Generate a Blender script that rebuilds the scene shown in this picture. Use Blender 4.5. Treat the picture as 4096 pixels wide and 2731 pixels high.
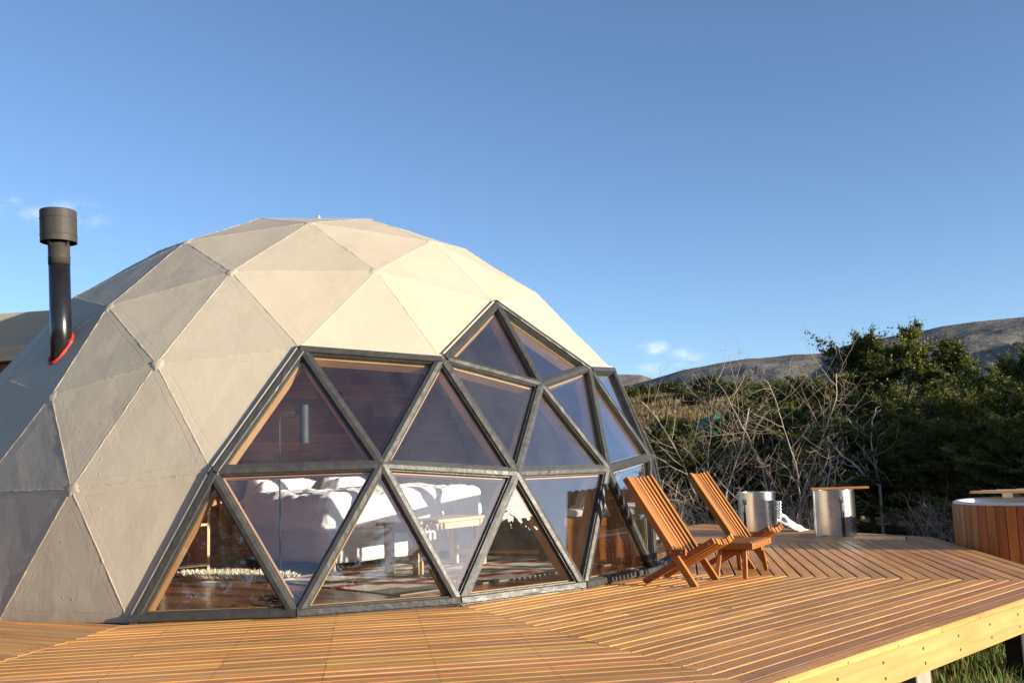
import bpy, bmesh, math, random
import numpy as np
from mathutils import Vector, Matrix, noise as mnoise

random.seed(7); RNG = np.random.default_rng(7)
scene = bpy.context.scene
for o in list(bpy.data.objects): bpy.data.objects.remove(o)
R_ = math.radians
PI = math.pi

# ------------------------------------------------------------------ camera
RD = 3.5                                   # dome radius in metres
CAM = Vector((8.5533, -5.6130, 0.9195))
CAZ, CPI, CRO = 2.3659, 0.1274, -0.0356
fwd = Vector((math.cos(CAZ)*math.cos(CPI), math.sin(CAZ)*math.cos(CPI), math.sin(CPI)))
rgt = Vector((math.sin(CAZ), -math.cos(CAZ), 0)); upv = rgt.cross(fwd)
rgt, upv = math.cos(CRO)*rgt+math.sin(CRO)*upv, -math.sin(CRO)*rgt+math.cos(CRO)*upv
cam = bpy.data.objects.new('camera', bpy.data.cameras.new('camera'))
scene.collection.objects.link(cam)
M = Matrix((rgt, upv, -fwd)).transposed().to_4x4(); M.translation = CAM
cam.matrix_world = M
cam.data.sensor_width = 36; cam.data.lens = 34.526
cam.data.clip_start = .05; cam.data.clip_end = 30000
scene.camera = cam

# ------------------------------------------------------------------ light
SUN_AZ, SUN_EL = R_(18.5), R_(10.6)
SUN = Vector((math.cos(SUN_EL)*math.cos(SUN_AZ), math.cos(SUN_EL)*math.sin(SUN_AZ), math.sin(SUN_EL)))
sl = bpy.data.lights.new('sun', 'SUN'); sl.energy = 5.0; sl.angle = R_(.5); sl.color = (1, .88, .70)
so = bpy.data.objects.new('sun', sl); scene.collection.objects.link(so)
so.rotation_euler = (-SUN).to_track_quat('-Z', 'Y').to_euler()
world = bpy.data.worlds.new('World'); scene.world = world; world.use_nodes = True
wt = world.node_tree; wt.nodes.clear()
w_out = wt.nodes.new('ShaderNodeOutputWorld'); w_bg = wt.nodes.new('ShaderNodeBackground')
sky = wt.nodes.new('ShaderNodeTexSky'); sky.sky_type = 'NISHITA'; sky.sun_disc = False
sky.sun_elevation = SUN_EL; sky.sun_rotation = R_(90)-SUN_AZ
sky.altitude = 300; sky.air_density = .65; sky.dust_density = 1.0; sky.ozone_density = 2.2
w_bg.inputs['Strength'].default_value = .130
# a few thin far-off clouds low in the sky (fixed directions in the world)
w_co = wt.nodes.new('ShaderNodeTexCoord')
w_no = wt.nodes.new('ShaderNodeTexNoise'); w_no.inputs['Scale'].default_value = 34; w_no.inputs['Detail'].default_value = 7
w_mp = wt.nodes.new('ShaderNodeMapping'); w_mp.inputs['Scale'].default_value = (1, 1, 1.9)
wt.links.new(w_co.outputs['Generated'], w_mp.inputs['Vector']); wt.links.new(w_mp.outputs[0], w_no.inputs['Vector'])
acc = None
def sky_dir(az, el): return (math.cos(el)*math.cos(az), math.cos(el)*math.sin(az), math.sin(el))
for az, el, rad, amt in [(159.7, 14.2, .035, .62), (161.6, 14.0, .024, .45), (163.3, 14.7, .018, .45), (164.7, 14.1, .03, .40), (166.5, 13.9, .04, .5),
                         (127.3, 6.55, .021, .75), (125.6, 5.9, .026, .55), (127.2, 5.5, .026, .4), (171, 12.5, .06, .6), (100, 5.2, .05, .8), (84, 6.0, .06, .7), (61, 5.4, .05, .9), (200, 8, .08, .8), (-40, 6, .07, .7)]:
    sb = wt.nodes.new('ShaderNodeVectorMath'); sb.operation = 'SUBTRACT'
    wt.links.new(w_co.outputs['Generated'], sb.inputs[0]); sb.inputs[1].default_value = sky_dir(R_(az), R_(el))
    mu = wt.nodes.new('ShaderNodeVectorMath'); mu.operation = 'MULTIPLY'; wt.links.new(sb.outputs[0], mu.inputs[0]); mu.inputs[1].default_value = (1, 1, 2.0)
    ln = wt.nodes.new('ShaderNodeVectorMath'); ln.operation = 'LENGTH'; wt.links.new(mu.outputs[0], ln.inputs[0])
    mr = wt.nodes.new('ShaderNodeMapRange'); mr.interpolation_type = 'SMOOTHSTEP'
    mr.inputs['From Min'].default_value = rad; mr.inputs['From Max'].default_value = 0; mr.inputs['To Max'].default_value = amt
    wt.links.new(ln.outputs['Value'], mr.inputs['Value'])
    if acc is None: acc = mr.outputs[0]
    else:
        ad = wt.nodes.new('ShaderNodeMath'); ad.operation = 'MAXIMUM'; wt.links.new(acc, ad.inputs[0]); wt.links.new(mr.outputs[0], ad.inputs[1]); acc = ad.outputs[0]
nr = wt.nodes.new('ShaderNodeMapRange'); nr.inputs['From Min'].default_value = .40; nr.inputs['From Max'].default_value = .80
wt.links.new(w_no.outputs['Fac'], nr.inputs['Value'])
cm = wt.nodes.new('ShaderNodeMath'); cm.operation = 'MULTIPLY'; wt.links.new(acc, cm.inputs[0]); wt.links.new(nr.outputs[0], cm.inputs[1])
cx = wt.nodes.new('ShaderNodeMix'); cx.data_type = 'RGBA'; wt.links.new(cm.outputs[0], cx.inputs['Factor'])
wt.links.new(sky.outputs[0], cx.inputs['A']); cx.inputs['B'].default_value = (6.6, 6.3, 6.4, 1)
wt.links.new(cx.outputs['Result'], w_bg.inputs['Color']); wt.links.new(w_bg.outputs[0], w_out.inputs[0])
scene.view_settings.view_transform = 'Standard'; scene.view_settings.look = 'None'
scene.view_settings.exposure = .98; scene.view_settings.gamma = 1
scene.render.engine = 'CYCLES'
scene.cycles.use_denoising = True
scene.cycles.max_bounces = 8; scene.cycles.transparent_max_bounces = 16
scene.cycles.caustics_reflective = False; scene.cycles.caustics_refractive = False
scene.cycles.sample_clamp_indirect = 6

# ------------------------------------------------------------------ helpers
COL = scene.collection
def tag(o, label=None, cat=None, group=None, kind=None):
    if label: o['label'] = label
    if cat: o['category'] = cat
    if group: o['group'] = group
    if kind: o['kind'] = kind
    return o
def empty(name, loc=(0, 0, 0), rz=0):
    o = bpy.data.objects.new(name, None); COL.objects.link(o); o.location = loc; o.rotation_euler = (0, 0, rz)
    o.empty_display_size = .1
    return o
def link(name, me, parent=None):
    o = bpy.data.objects.new(name, me); COL.objects.link(o)
    if parent is not None: o.parent = parent
    return o
def copy_tree(o, parent=None):
    c = o.copy(); COL.objects.link(c); c.parent = parent
    for ch in o.children: copy_tree(ch, c)
    return c
def np_mesh(name, verts, faces, mats, smooth=False, mat_idx=None):
    """verts (n,3), faces (m,k) arrays -> mesh"""
    me = bpy.data.meshes.new(name)
    verts = np.asarray(verts, dtype=np.float32); faces = np.asarray(faces, dtype=np.int32)
    m, k = faces.shape
    me.vertices.add(len(verts)); me.vertices.foreach_set('co', verts.ravel())
    me.loops.add(m*k); me.loops.foreach_set('vertex_index', faces.ravel())
    me.polygons.add(m); me.polygons.foreach_set('loop_start', np.arange(0, m*k, k, dtype=np.int32))
    me.polygons.foreach_set('loop_total', np.full(m, k, dtype=np.int32))
    for mt in mats: me.materials.append(mt)
    if mat_idx is not None: me.polygons.foreach_set('material_index', np.asarray(mat_idx, dtype=np.int32))
    me.update(calc_edges=True)
    if smooth: me.polygons.foreach_set('use_smooth', np.ones(m, dtype=bool))
    me.validate()
    return me
def grain_uv(me, g=(1, 0, 0)):
    """uv in metres, u along the grain direction g"""
    g = Vector(g).normalized()
    uv = me.uv_layers.new(name='UVMap')
    data = np.zeros(len(me.loops)*2, dtype=np.float32)
    for p in me.polygons:
        n = p.normal
        if abs(n.dot(g)) > .9:
            a = g.orthogonal().normalized(); b = g.cross(a); en = 1
        else:
            a = (g-n*g.dot(n)).normalized(); b = n.cross(a); en = 0
        for li in p.loop_indices:
            co = me.vertices[me.loops[li].vertex_index].co
            data[2*li] = co.dot(a)*(1 if not en else .1); data[2*li+1] = co.dot(b)
    uv.data.foreach_set('uv', data)
class MB:
    def __init__(s): s.v = []; s.f = []; s.m = []
    def add(s, verts, faces, mi=0):
        b = len(s.v); s.v += [tuple(v) for v in verts]
        for f in faces: s.f.append(tuple(b+i for i in f)); s.m.append(mi)
        return s
    def hexa(s, p, mi=0):
        """8 points: bottom 4 ccw, top 4 ccw"""
        return s.add(p, [(3, 2, 1, 0), (4, 5, 6, 7), (0, 1, 5, 4), (1, 2, 6, 5), (2, 3, 7, 6), (3, 0, 4, 7)], mi)
    def box(s, x0, x1, y0, y1, z0, z1, mi=0):
        return s.hexa([(x0, y0, z0), (x1, y0, z0), (x1, y1, z0), (x0, y1, z0), (x0, y0, z1), (x1, y0, z1), (x1, y1, z1), (x0, y1, z1)], mi)
    def bar(s, p, q, w, h, up=(0, 0, 1), mi=0):
        """box bar from p to q, w sideways, h along up"""
        p, q, up = Vector(p), Vector(q), Vector(up); d = (q-p).normalized(); a = d.cross(up).normalized(); u = a.cross(d)
        c = lambda o, i, j: o+a*(w/2*i)+u*(h/2*j)
        return s.hexa([c(p, -1, -1), c(p, 1, -1), c(q, 1, -1), c(q, -1, -1), c(p, -1, 1), c(p, 1, 1), c(q, 1, 1), c(q, -1, 1)], mi)
    def tube(s, pts, rad, n=10, cap=True, mi=0):
        pts = [Vector(p) for p in pts]; b = len(s.v); rr = rad if isinstance(rad, (list, tuple)) else [rad]*len(pts)
        prev = None
        for i, p in enumerate(pts):
            d = (pts[min(i+1, len(pts)-1)]-pts[max(i-1, 0)]).normalized()
            if prev is None: a = d.orthogonal().normalized()
            else: a = (prev-d*prev.dot(d)).normalized()
            prev = a; c = d.cross(a)
            for k in range(n):
                t = 2*PI*k/n; s.v.append(tuple(p+(a*math.cos(t)+c*math.sin(t))*rr[i]))
        for i in range(len(pts)-1):
            for k in range(n):
                s.f.append((b+i*n+k, b+i*n+(k+1) % n, b+(i+1)*n+(k+1) % n, b+(i+1)*n+k)); s.m.append(mi)
        if cap:
            s.f.append(tuple(b+k for k in range(n))[::-1]); s.m.append(mi)
            s.f.append(tuple(b+(len(pts)-1)*n+k for k in range(n))); s.m.append(mi)
        return s
    def lathe(s, prof, n=32, mi=0, centre=(0, 0)):
        b = len(s.v); k = len(prof)
        for i in range(n):
            t = 2*PI*i/n
            for r, z in prof: s.v.append((centre[0]+r*math.cos(t), centre[1]+r*math.sin(t), z))
        for i in range(n):
            j = (i+1) % n
            for a in range(k-1): s.f.append((b+i*k+a, b+j*k+a, b+j*k+a+1, b+i*k+a+1)); s.m.append(mi)
        return s
    def mesh(s, name, mats, grain=None, smooth=False, bevel=0, autosmooth=None):
        me = bpy.data.meshes.new(name); me.from_pydata(s.v, [], s.f)
        if not isinstance(mats, (list, tuple)): mats = [mats]
        for m in mats: me.materials.append(m)
        if any(s.m): me.polygons.foreach_set('material_index', s.m)
        if bevel:
            bm = bmesh.new(); bm.from_mesh(me); bmesh.ops.remove_doubles(bm, verts=bm.verts, dist=1e-5)
            bmesh.ops.bevel(bm, geom=[e for e in bm.edges if len(e.link_faces) == 2 and e.calc_face_angle(0) > .5], offset=bevel, segments=1, affect='EDGES', profile=.5)
            bm.to_mesh(me); bm.free()
        me.update()
        if smooth: me.polygons.foreach_set('use_smooth', [True]*len(me.polygons))
        if grain is not None: grain_uv(me, grain)
        return me
    def build(s, name, mats, parent=None, **k): return link(name, s.mesh(name, mats, **k), parent)

# ------------------------------------------------------------------ materials
def new_mat(name):
    m = bpy.data.materials.new(name); m.use_nodes = True; nt = m.node_tree
    return m, nt, nt.nodes['Principled BSDF']
def nd(nt, typ, **kw):
    n = nt.nodes.new('ShaderNode'+typ)
    for k, v in kw.items():
        if k in n.inputs: n.inputs[k].default_value = v
        else: setattr(n, k, v)
    return n
def ramp(nt, fac, stops):
    r = nt.nodes.new('ShaderNodeValToRGB'); e = r.color_ramp.elements
    while len(e) < len(stops): e.new(.5)
    for el, (p, c) in zip(e, stops): el.position = p; el.color = (*c, 1) if len(c) == 3 else c
    nt.links.new(fac, r.inputs[0]); return r.outputs[0]
def math_n(nt, op, a, b=None):
    n = nt.nodes.new('ShaderNodeMath'); n.operation = op
    for i, x in enumerate((a, b)):
        if x is None: continue
        if isinstance(x, (int, float)): n.inputs[i].default_value = x
        else: nt.links.new(x, n.inputs[i])
    return n.outputs[0]
def mixc(nt, fac, a, b, mode='MIX'):
    n = nt.nodes.new('ShaderNodeMix'); n.data_type = 'RGBA'; n.blend_type = mode
    for k, x in (('Factor', fac), ('A', a), ('B', b)):
        if isinstance(x, (int, float)): n.inputs[k].default_value = x
        elif isinstance(x, (tuple, list)): n.inputs[k].default_value = (*x, 1)
        else: nt.links.new(x, n.inputs[k])
    return n.outputs['Result']
def bump(nt, bsdf, h, strength=.3, dist=.01):
    b = nd(nt, 'Bump'); b.inputs['Strength'].default_value = strength; b.inputs['Distance'].default_value = dist
    nt.links.new(h, b.inputs['Height']); nt.links.new(b.outputs[0], bsdf.inputs['Normal']); return b
def noise_n(nt, vec, scale, detail=4, rough=.55):
    n = nd(nt, 'TexNoise'); n.inputs['Scale'].default_value = scale; n.inputs['Detail'].default_value = detail; n.inputs['Roughness'].default_value = rough
    if vec is not None: nt.links.new(vec, n.inputs['Vector'])
    return n.outputs['Fac']
def wood(name, dark, mid, light, rough=.5, var=.25, spec=.4, coat=0, bumps=.25, nails=None, worn=0, hue=.012):
    m, nt, b = new_mat(name)
    tc = nd(nt, 'TexCoord'); oi = nd(nt, 'ObjectInfo')
    off = nd(nt, 'CombineXYZ'); nt.links.new(math_n(nt, 'MULTIPLY', oi.outputs['Random'], 37.0), off.inputs[0]); nt.links.new(math_n(nt, 'MULTIPLY', oi.outputs['Random'], 91.0), off.inputs[1])
    va = nd(nt, 'VectorMath', operation='ADD'); nt.links.new(tc.outputs['UV'], va.inputs[0]); nt.links.new(off.outputs[0], va.inputs[1])
    m1 = nd(nt, 'Mapping'); m1.inputs['Scale'].default_value = (1.4, 30, 1); nt.links.new(va.outputs[0], m1.inputs[0])
    m2 = nd(nt, 'Mapping'); m2.inputs['Scale'].default_value = (7, 260, 1); nt.links.new(va.outputs[0], m2.inputs[0])
    m3 = nd(nt, 'Mapping'); m3.inputs['Scale'].default_value = (2.2, 6, 1); nt.links.new(va.outputs[0], m3.inputs[0])
    n1 = noise_n(nt, m1.outputs[0], 1, 5, .6); n2 = noise_n(nt, m2.outputs[0], 1, 3, .6); n3 = noise_n(nt, m3.outputs[0], 1, 3)
    f = math_n(nt, 'ADD', math_n(nt, 'MULTIPLY', n1, .65), math_n(nt, 'MULTIPLY', n2, .35))
    c = ramp(nt, f, [(.30, dark), (.5, mid), (.70, light)])
    hs = nd(nt, 'HueSaturation'); nt.links.new(c, hs.inputs['Color'])
    v = math_n(nt, 'ADD', math_n(nt, 'MULTIPLY', oi.outputs['Random'], 2*var), 1-var)
    v = math_n(nt, 'MULTIPLY', v, math_n(nt, 'ADD', math_n(nt, 'MULTIPLY', n3, .5), .75))
    nt.links.new(v, hs.inputs['Value'])
    wn = nd(nt, 'TexWhiteNoise', noise_dimensions='1D'); nt.links.new(oi.outputs['Random'], wn.inputs['W'])
    nt.links.new(math_n(nt, 'ADD', math_n(nt, 'MULTIPLY', wn.outputs['Value'], 2*hue), .5-hue), hs.inputs['Hue'])
    col = hs.outputs[0]
    if worn:
        gr = nd(nt, 'MapRange'); gr.inputs['From Min'].default_value = .62; gr.inputs['From Max'].default_value = .95; gr.inputs['To Max'].default_value = .30
        wn2 = nd(nt, 'TexWhiteNoise', noise_dimensions='1D'); nt.links.new(math_n(nt, 'MULTIPLY', oi.outputs['Random'], 17.3), wn2.inputs['W']); nt.links.new(wn2.outputs['Value'], gr.inputs['Value'])
        col = mixc(nt, gr.outputs[0], col, (.36, .235, .145))
    if worn:                                   # paler dry scuffs with a shape of their own
        ob = nd(nt, 'NewGeometry'); w1 = noise_n(nt, ob.outputs['Position'], 2.3, 6, .65)
        wf = nd(nt, 'MapRange'); wf.inputs['From Min'].default_value = .52; wf.inputs['From Max'].default_value = .72; wf.inputs['To Max'].default_value = worn
        nt.links.new(w1, wf.inputs['Value']); col = mixc(nt, wf.outputs[0], col, (.46, .30, .19))
    if nails:                                  # pairs of nail heads along each board
        sp = nd(nt, 'SeparateXYZ'); nt.links.new(tc.outputs['UV'], sp.inputs[0])
        fu = math_n(nt, 'SUBTRACT', math_n(nt, 'FRACT', math_n(nt, 'DIVIDE', sp.outputs[0], nails), None), .5)
        du = math_n(nt, 'MULTIPLY', fu, nails)
        dv = math_n(nt, 'SUBTRACT', math_n(nt, 'ABSOLUTE', sp.outputs[1], None), .027)
        d2 = math_n(nt, 'ADD', math_n(nt, 'MULTIPLY', du, du), math_n(nt, 'MULTIPLY', dv, dv))
        nl = math_n(nt, 'LESS_THAN', d2, .0060**2)
        col = mixc(nt, nl, col, (.02, .012, .008))
    nt.links.new(col, b.inputs['Base Color'])
    rr = math_n(nt, 'ADD', math_n(nt, 'MULTIPLY', n3, .3), rough-.15); nt.links.new(rr, b.inputs['Roughness'])
    b.inputs['Specular IOR Level'].default_value = spec
    if coat: b.inputs['Coat Weight'].default_value = coat; b.inputs['Coat Roughness'].default_value = .25
    bump(nt, b, f, bumps, .004)
    return m
def plain(name, col, rough=.5, metal=0, var=.12, scale=8, bscale=None, bstr=.2, bdist=.004, spec=.5, sheen=0):
    m, nt, b = new_mat(name); g = nd(nt, 'TexCoord')
    n = noise_n(nt, g.outputs['Object'], scale, 5)
    c = ramp(nt, n, [(.3, tuple(x*(1-var) for x in col)), (.7, tuple(min(1, x*(1+var)) for x in col))])
    nt.links.new(c, b.inputs['Base Color']); b.inputs['Roughness'].default_value = rough; b.inputs['Metallic'].default_value = metal
    b.inputs['Specular IOR Level'].default_value = spec
    if sheen: b.inputs['Sheen Weight'].default_value = sheen
    if bscale: bump(nt, b, noise_n(nt, g.outputs['Object'], bscale, 5), bstr, bdist)
    return m

MT = {}
def make_skin():
    m, nt, b = new_mat('painted_skin')
    g = nd(nt, 'NewGeometry'); pos = g.outputs['Position']
    big = noise_n(nt, pos, .9, 4); sm = noise_n(nt, pos, 22, 5, .6); fine = noise_n(nt, pos, 85, 4, .6)
    c = ramp(nt, big, [(.3, (.425, .365, .276)), (.7, (.465, .402, .308))])
    c = mixc(nt, .045, c, ramp(nt, noise_n(nt, pos, 5, 6, .7), [(.35, (.28, .24, .19)), (.62, (.55, .48, .39))]))
    ms = nd(nt, 'Mapping'); ms.inputs['Scale'].default_value = (5, 5, .45); nt.links.new(pos, ms.inputs[0])
    stf = nd(nt, 'MapRange'); stf.inputs['From Min'].default_value = .52; stf.inputs['From Max'].default_value = .78; stf.inputs['To Max'].default_value = .20; nt.links.new(noise_n(nt, ms.outputs[0], 1, 6, .6), stf.inputs['Value'])
    c = mixc(nt, stf.outputs[0], c, (.25, .205, .155))
    sz_ = nd(nt, 'SeparateXYZ'); nt.links.new(pos, sz_.inputs[0])
    spl = nd(nt, 'MapRange'); spl.inputs['From Min'].default_value = .30; spl.inputs['From Max'].default_value = .0; spl.inputs['To Max'].default_value = .55
    nt.links.new(math_n(nt, 'ADD', sz_.outputs[2], math_n(nt, 'MULTIPLY', noise_n(nt, pos, 14, 5, .7), .28)), spl.inputs['Value'])
    c = mixc(nt, spl.outputs[0], c, (.22, .165, .12))
    at = nd(nt, 'Attribute', attribute_name='edist'); sp = nd(nt, 'SeparateXYZ'); nt.links.new(at.outputs['Vector'], sp.inputs[0])
    d = math_n(nt, 'MINIMUM', math_n(nt, 'MINIMUM', sp.outputs[0], sp.outputs[1]), sp.outputs[2])
    wob = math_n(nt, 'MULTIPLY', math_n(nt, 'SUBTRACT', noise_n(nt, pos, 3, 3), .5), .05)
    # line of the seam tape lying about 9 cm from each edge
    dl = math_n(nt, 'ABSOLUTE', math_n(nt, 'SUBTRACT', math_n(nt, 'ADD', d, wob), .058), None)
    mr = nd(nt, 'MapRange', interpolation_type='SMOOTHSTEP'); mr.inputs['From Min'].default_value = .005; mr.inputs['From Max'].default_value = .001
    nt.links.new(dl, mr.inputs['Value'])
    gate = nd(nt, 'MapRange'); gate.inputs['From Min'].default_value = .42; gate.inputs['From Max'].default_value = .56; nt.links.new(noise_n(nt, pos, 1.7, 2), gate.inputs['Value'])
    line = math_n(nt, 'MULTIPLY', mr.outputs[0], gate.outputs[0])
    tape = nd(nt, 'MapRange'); tape.inputs['From Min'].default_value = .064; tape.inputs['From Max'].default_value = .054; nt.links.new(math_n(nt, 'ADD', d, wob), tape.inputs['Value'])
    # blobs of paint and grit
    vo = nd(nt, 'TexVoronoi'); vo.inputs['Scale'].default_value = 9; vo.inputs['Randomness'].default_value = 1; nt.links.new(pos, vo.inputs['Vector'])
    bl = nd(nt, 'MapRange'); bl.inputs['From Min'].default_value = .10; bl.inputs['From Max'].default_value = .02; nt.links.new(vo.outputs['Distance'], bl.inputs['Value'])
    blob = math_n(nt, 'MULTIPLY', bl.outputs[0], math_n(nt, 'GREATER_THAN', noise_n(nt, pos, 4, 2), .52))
    mpv = nd(nt, 'Mapping'); mpv.inputs['Scale'].default_value = (30, 30, 5); nt.links.new(pos, mpv.inputs[0]); brush = noise_n(nt, mpv.outputs[0], 1, 4, .6)
    h = math_n(nt, 'ADD', math_n(nt, 'MULTIPLY', sm, .55), math_n(nt, 'MULTIPLY', fine, .20))
    h = math_n(nt, 'ADD', h, math_n(nt, 'MULTIPLY', brush, .35)); h = math_n(nt, 'ADD', h, math_n(nt, 'MULTIPLY', blob, .9))
    h = math_n(nt, 'ADD', h, math_n(nt, 'MULTIPLY', tape.outputs[0], .12)); h = math_n(nt, 'SUBTRACT', h, math_n(nt, 'MULTIPLY', line, .35))
    c = mixc(nt, math_n(nt, 'MULTIPLY', line, .12), c, (.2, .17, .14))
    nt.links.new(c, b.inputs['Base Color']); b.inputs['Roughness'].default_value = .62; b.inputs['Specular IOR Level'].default_value = .3
    bump(nt, b, h, .42, .006)
    return m
MT['skin'] = make_skin()
MT['lining'] = wood('plain_lining', (.44, .37, .30), (.50, .42, .34), (.55, .47, .38), rough=.55, bumps=.1)
def make_frame():
    m, nt, b = new_mat('charcoal_paint'); g = nd(nt, 'NewGeometry'); pos = g.outputs['Position']
    n = noise_n(nt, pos, 14, 6, .65); c = ramp(nt, n, [(.3, (.028, .027, .025)), (.6, (.037, .036, .033)), (.8, (.047, .045, .041))])
    nt.links.new(c, b.inputs['Base Color']); nt.links.new(ramp(nt, n, [(.3, (.38,)*3), (.7, (.55,)*3)]), b.inputs['Roughness']); b.inputs['Specular IOR Level'].default_value = .6
    bump(nt, b, math_n(nt, 'ADD', noise_n(nt, pos, 26, 5, .65), math_n(nt, 'MULTIPLY', noise_n(nt, pos, 90, 3), .3)), .5, .006)
    return m
MT['frame'] = make_frame()
def make_glass():
    m, nt, b = new_mat('window_glass'); nt.nodes.remove(b); out = nt.nodes['Material Output']
    tr = nd(nt, 'BsdfTransparent'); tr.inputs[0].default_value = (.975, .982, .988, 1)
    gl = nd(nt, 'BsdfGlossy'); gl.inputs['Roughness'].default_value = .004; gl.inputs[0].default_value = (.96, .97, 1, 1)
    lw = nd(nt, 'LayerWeight'); lw.inputs['Blend'].default_value = .5
    fz = math_n(nt, 'ADD', math_n(nt, 'MULTIPLY', math_n(nt, 'POWER', lw.outputs['Facing'], 2.4), .90), .058)
    g = nd(nt, 'NewGeometry')
    # faint dust streaks on the pane
    df = nd(nt, 'BsdfDiffuse'); df.inputs[0].default_value = (.6, .57, .52, 1)
    mp = nd(nt, 'Mapping'); mp.inputs['Scale'].default_value = (2.6, 2.6, 1.6); nt.links.new(g.outputs['Position'], mp.inputs[0])
    du = nd(nt, 'MapRange'); du.inputs['From Min'].default_value = .40; du.inputs['From Max'].default_value = .80; du.inputs['To Min'].default_value = .004; du.inputs['To Max'].default_value = .028
    nt.links.new(noise_n(nt, mp.outputs[0], 1.2, 8, .7), du.inputs['Value'])
    m1 = nd(nt, 'MixShader'); nt.links.new(du.outputs[0], m1.inputs[0]); nt.links.new(tr.outputs[0], m1.inputs[1]); nt.links.new(df.outputs[0], m1.inputs[2])
    m2 = nd(nt, 'MixShader'); nt.links.new(fz, m2.inputs[0]); nt.links.new(m1.outputs[0], m2.inputs[1]); nt.links.new(gl.outputs[0], m2.inputs[2])
    nt.links.new(m2.outputs[0], out.inputs[0]); return m
MT['glass'] = make_glass()
MT['pine'] = wood('pale_pine', (.42, .22, .08), (.58, .34, .14), (.68, .44, .20), rough=.5, var=.12, bumps=.1)
MT['fascia'] = wood('yellow_pine', (.47, .215, .066), (.56, .285, .098), (.62, .335, .125), rough=.5, var=.04, bumps=.15, hue=.004)
MT['deck'] = wood('stained_deck_wood', (.40, .165, .046), (.63, .295, .085), (.76, .41, .140), rough=.5, var=.22, spec=.3, bumps=.25, nails=.52, worn=.25, hue=.008)
MT['teak'] = wood('oiled_orange_wood', (.25, .082, .016), (.37, .140, .030), (.48, .21, .056), rough=.52, var=.26, bumps=.4, hue=.015)
MT['tub'] = wood('cedar_staves', (.13, .045, .013), (.29, .108, .030), (.42, .175, .052), rough=.5, var=.30, hue=.02, coat=.1)
MT['floor'] = wood('dark_floorboards', (.17, .060, .022), (.30, .115, .043), (.40, .17, .07), rough=.26, var=.25, coat=.4, bumps=.06)
MT['wallplank'] = wood('red_brown_wall_planks', (.24, .088, .050), (.38, .148, .082), (.50, .225, .125), rough=.5, var=.38, hue=.015)
MT['oak'] = wood('pale_oak', (.46, .30, .15), (.60, .42, .235), (.68, .50, .30), rough=.5, var=.1)
MT['steel'] = plain('galvanised_steel', (.70, .71, .72), rough=.24, metal=1, var=.10, scale=3, bscale=2.5, bstr=.25, bdist=.02)
MT['brass'] = plain('brass', (.75, .55, .25), rough=.35, metal=1)
MT['black_metal'] = plain('black_gloss_pipe', (.012, .012, .013), rough=.22, var=.2, spec=.6)
MT['grey_metal'] = plain('matt_grey_pipe', (.040, .037, .033), rough=.6, var=.12, scale=14, spec=.3)
MT['sealant'] = plain('red_sealant', (.48, .035, .018), rough=.45, bscale=60, bstr=.8, bdist=.01)
MT['linen'] = plain('white_linen', (.86, .855, .85), rough=.85, var=.03, bscale=5, bstr=.75, bdist=.05, sheen=.2)
MT['valance'] = plain('off_white_valance', (.72, .71, .69), rough=.9, var=.04, bscale=9, bstr=.2, bdist=.02)
MT['cushion'] = plain('sage_cushion', (.46, .47, .40), rough=.9, var=.08, bscale=10, bstr=.3, bdist=.02)
MT['lamp'] = plain('blue_grey_metal', (.030, .040, .048), rough=.6, var=.1)
MT['cable'] = plain('black_cable', (.012, .012, .012), rough=.5)
MT['fleece'] = plain('sheepskin_wool', (.72, .66, .52), rough=.95, var=.12, scale=20)
MT['rug_cream'] = plain('rug_cream', (.78, .70, .55), rough=.95, var=.1, bscale=90, bstr=.7)
MT['rug_red'] = plain('rug_red', (.46, .040, .040), rough=.95, var=.15, bscale=90, bstr=.7)
MT['rug_grey'] = plain('rug_olive_grey', (.22, .20, .15), rough=.95, var=.15, bscale=90, bstr=.7)
MT['rug_dark'] = plain('rug_dark', (.045, .040, .034), rough=.95, var=.15, bscale=90, bstr=.7)
MT['white_paint'] = plain('white_rim', (.74, .73, .70), rough=.4, var=.05)
MT['plastic'] = plain('white_sheet', (.72, .68, .62), rough=.6, var=.06, bscale=12, bstr=.6, bdist=.02)
MT['concrete'] = plain('concrete', (.30, .27, .23), rough=.9, var=.15, bscale=30, bstr=.5)
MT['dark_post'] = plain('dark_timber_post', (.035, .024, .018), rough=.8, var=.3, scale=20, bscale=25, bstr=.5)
MT['hole'] = plain('countersunk_bolt', (.05, .028, .018), rough=.6)
MT['bark'] = plain('grey_brown_bark', (.10, .080, .062), rough=.9, var=.3, scale=6)
MT['twig'] = plain('bare_twig_bark', (.34, .265, .205), rough=.9, var=.22, scale=5)
MT['deadwood'] = plain('bleached_deadwood', (.42, .38, .33), rough=.9, var=.15, scale=5)
MT['tarp'] = plain('green_fabric', (.022, .115, .048), rough=.6, var=.15, scale=2)
MT['rock'] = plain('grey_rock', (.25, .235, .21), rough=.9, var=.25, scale=3, bscale=6, bstr=.8, bdist=.1)
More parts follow.
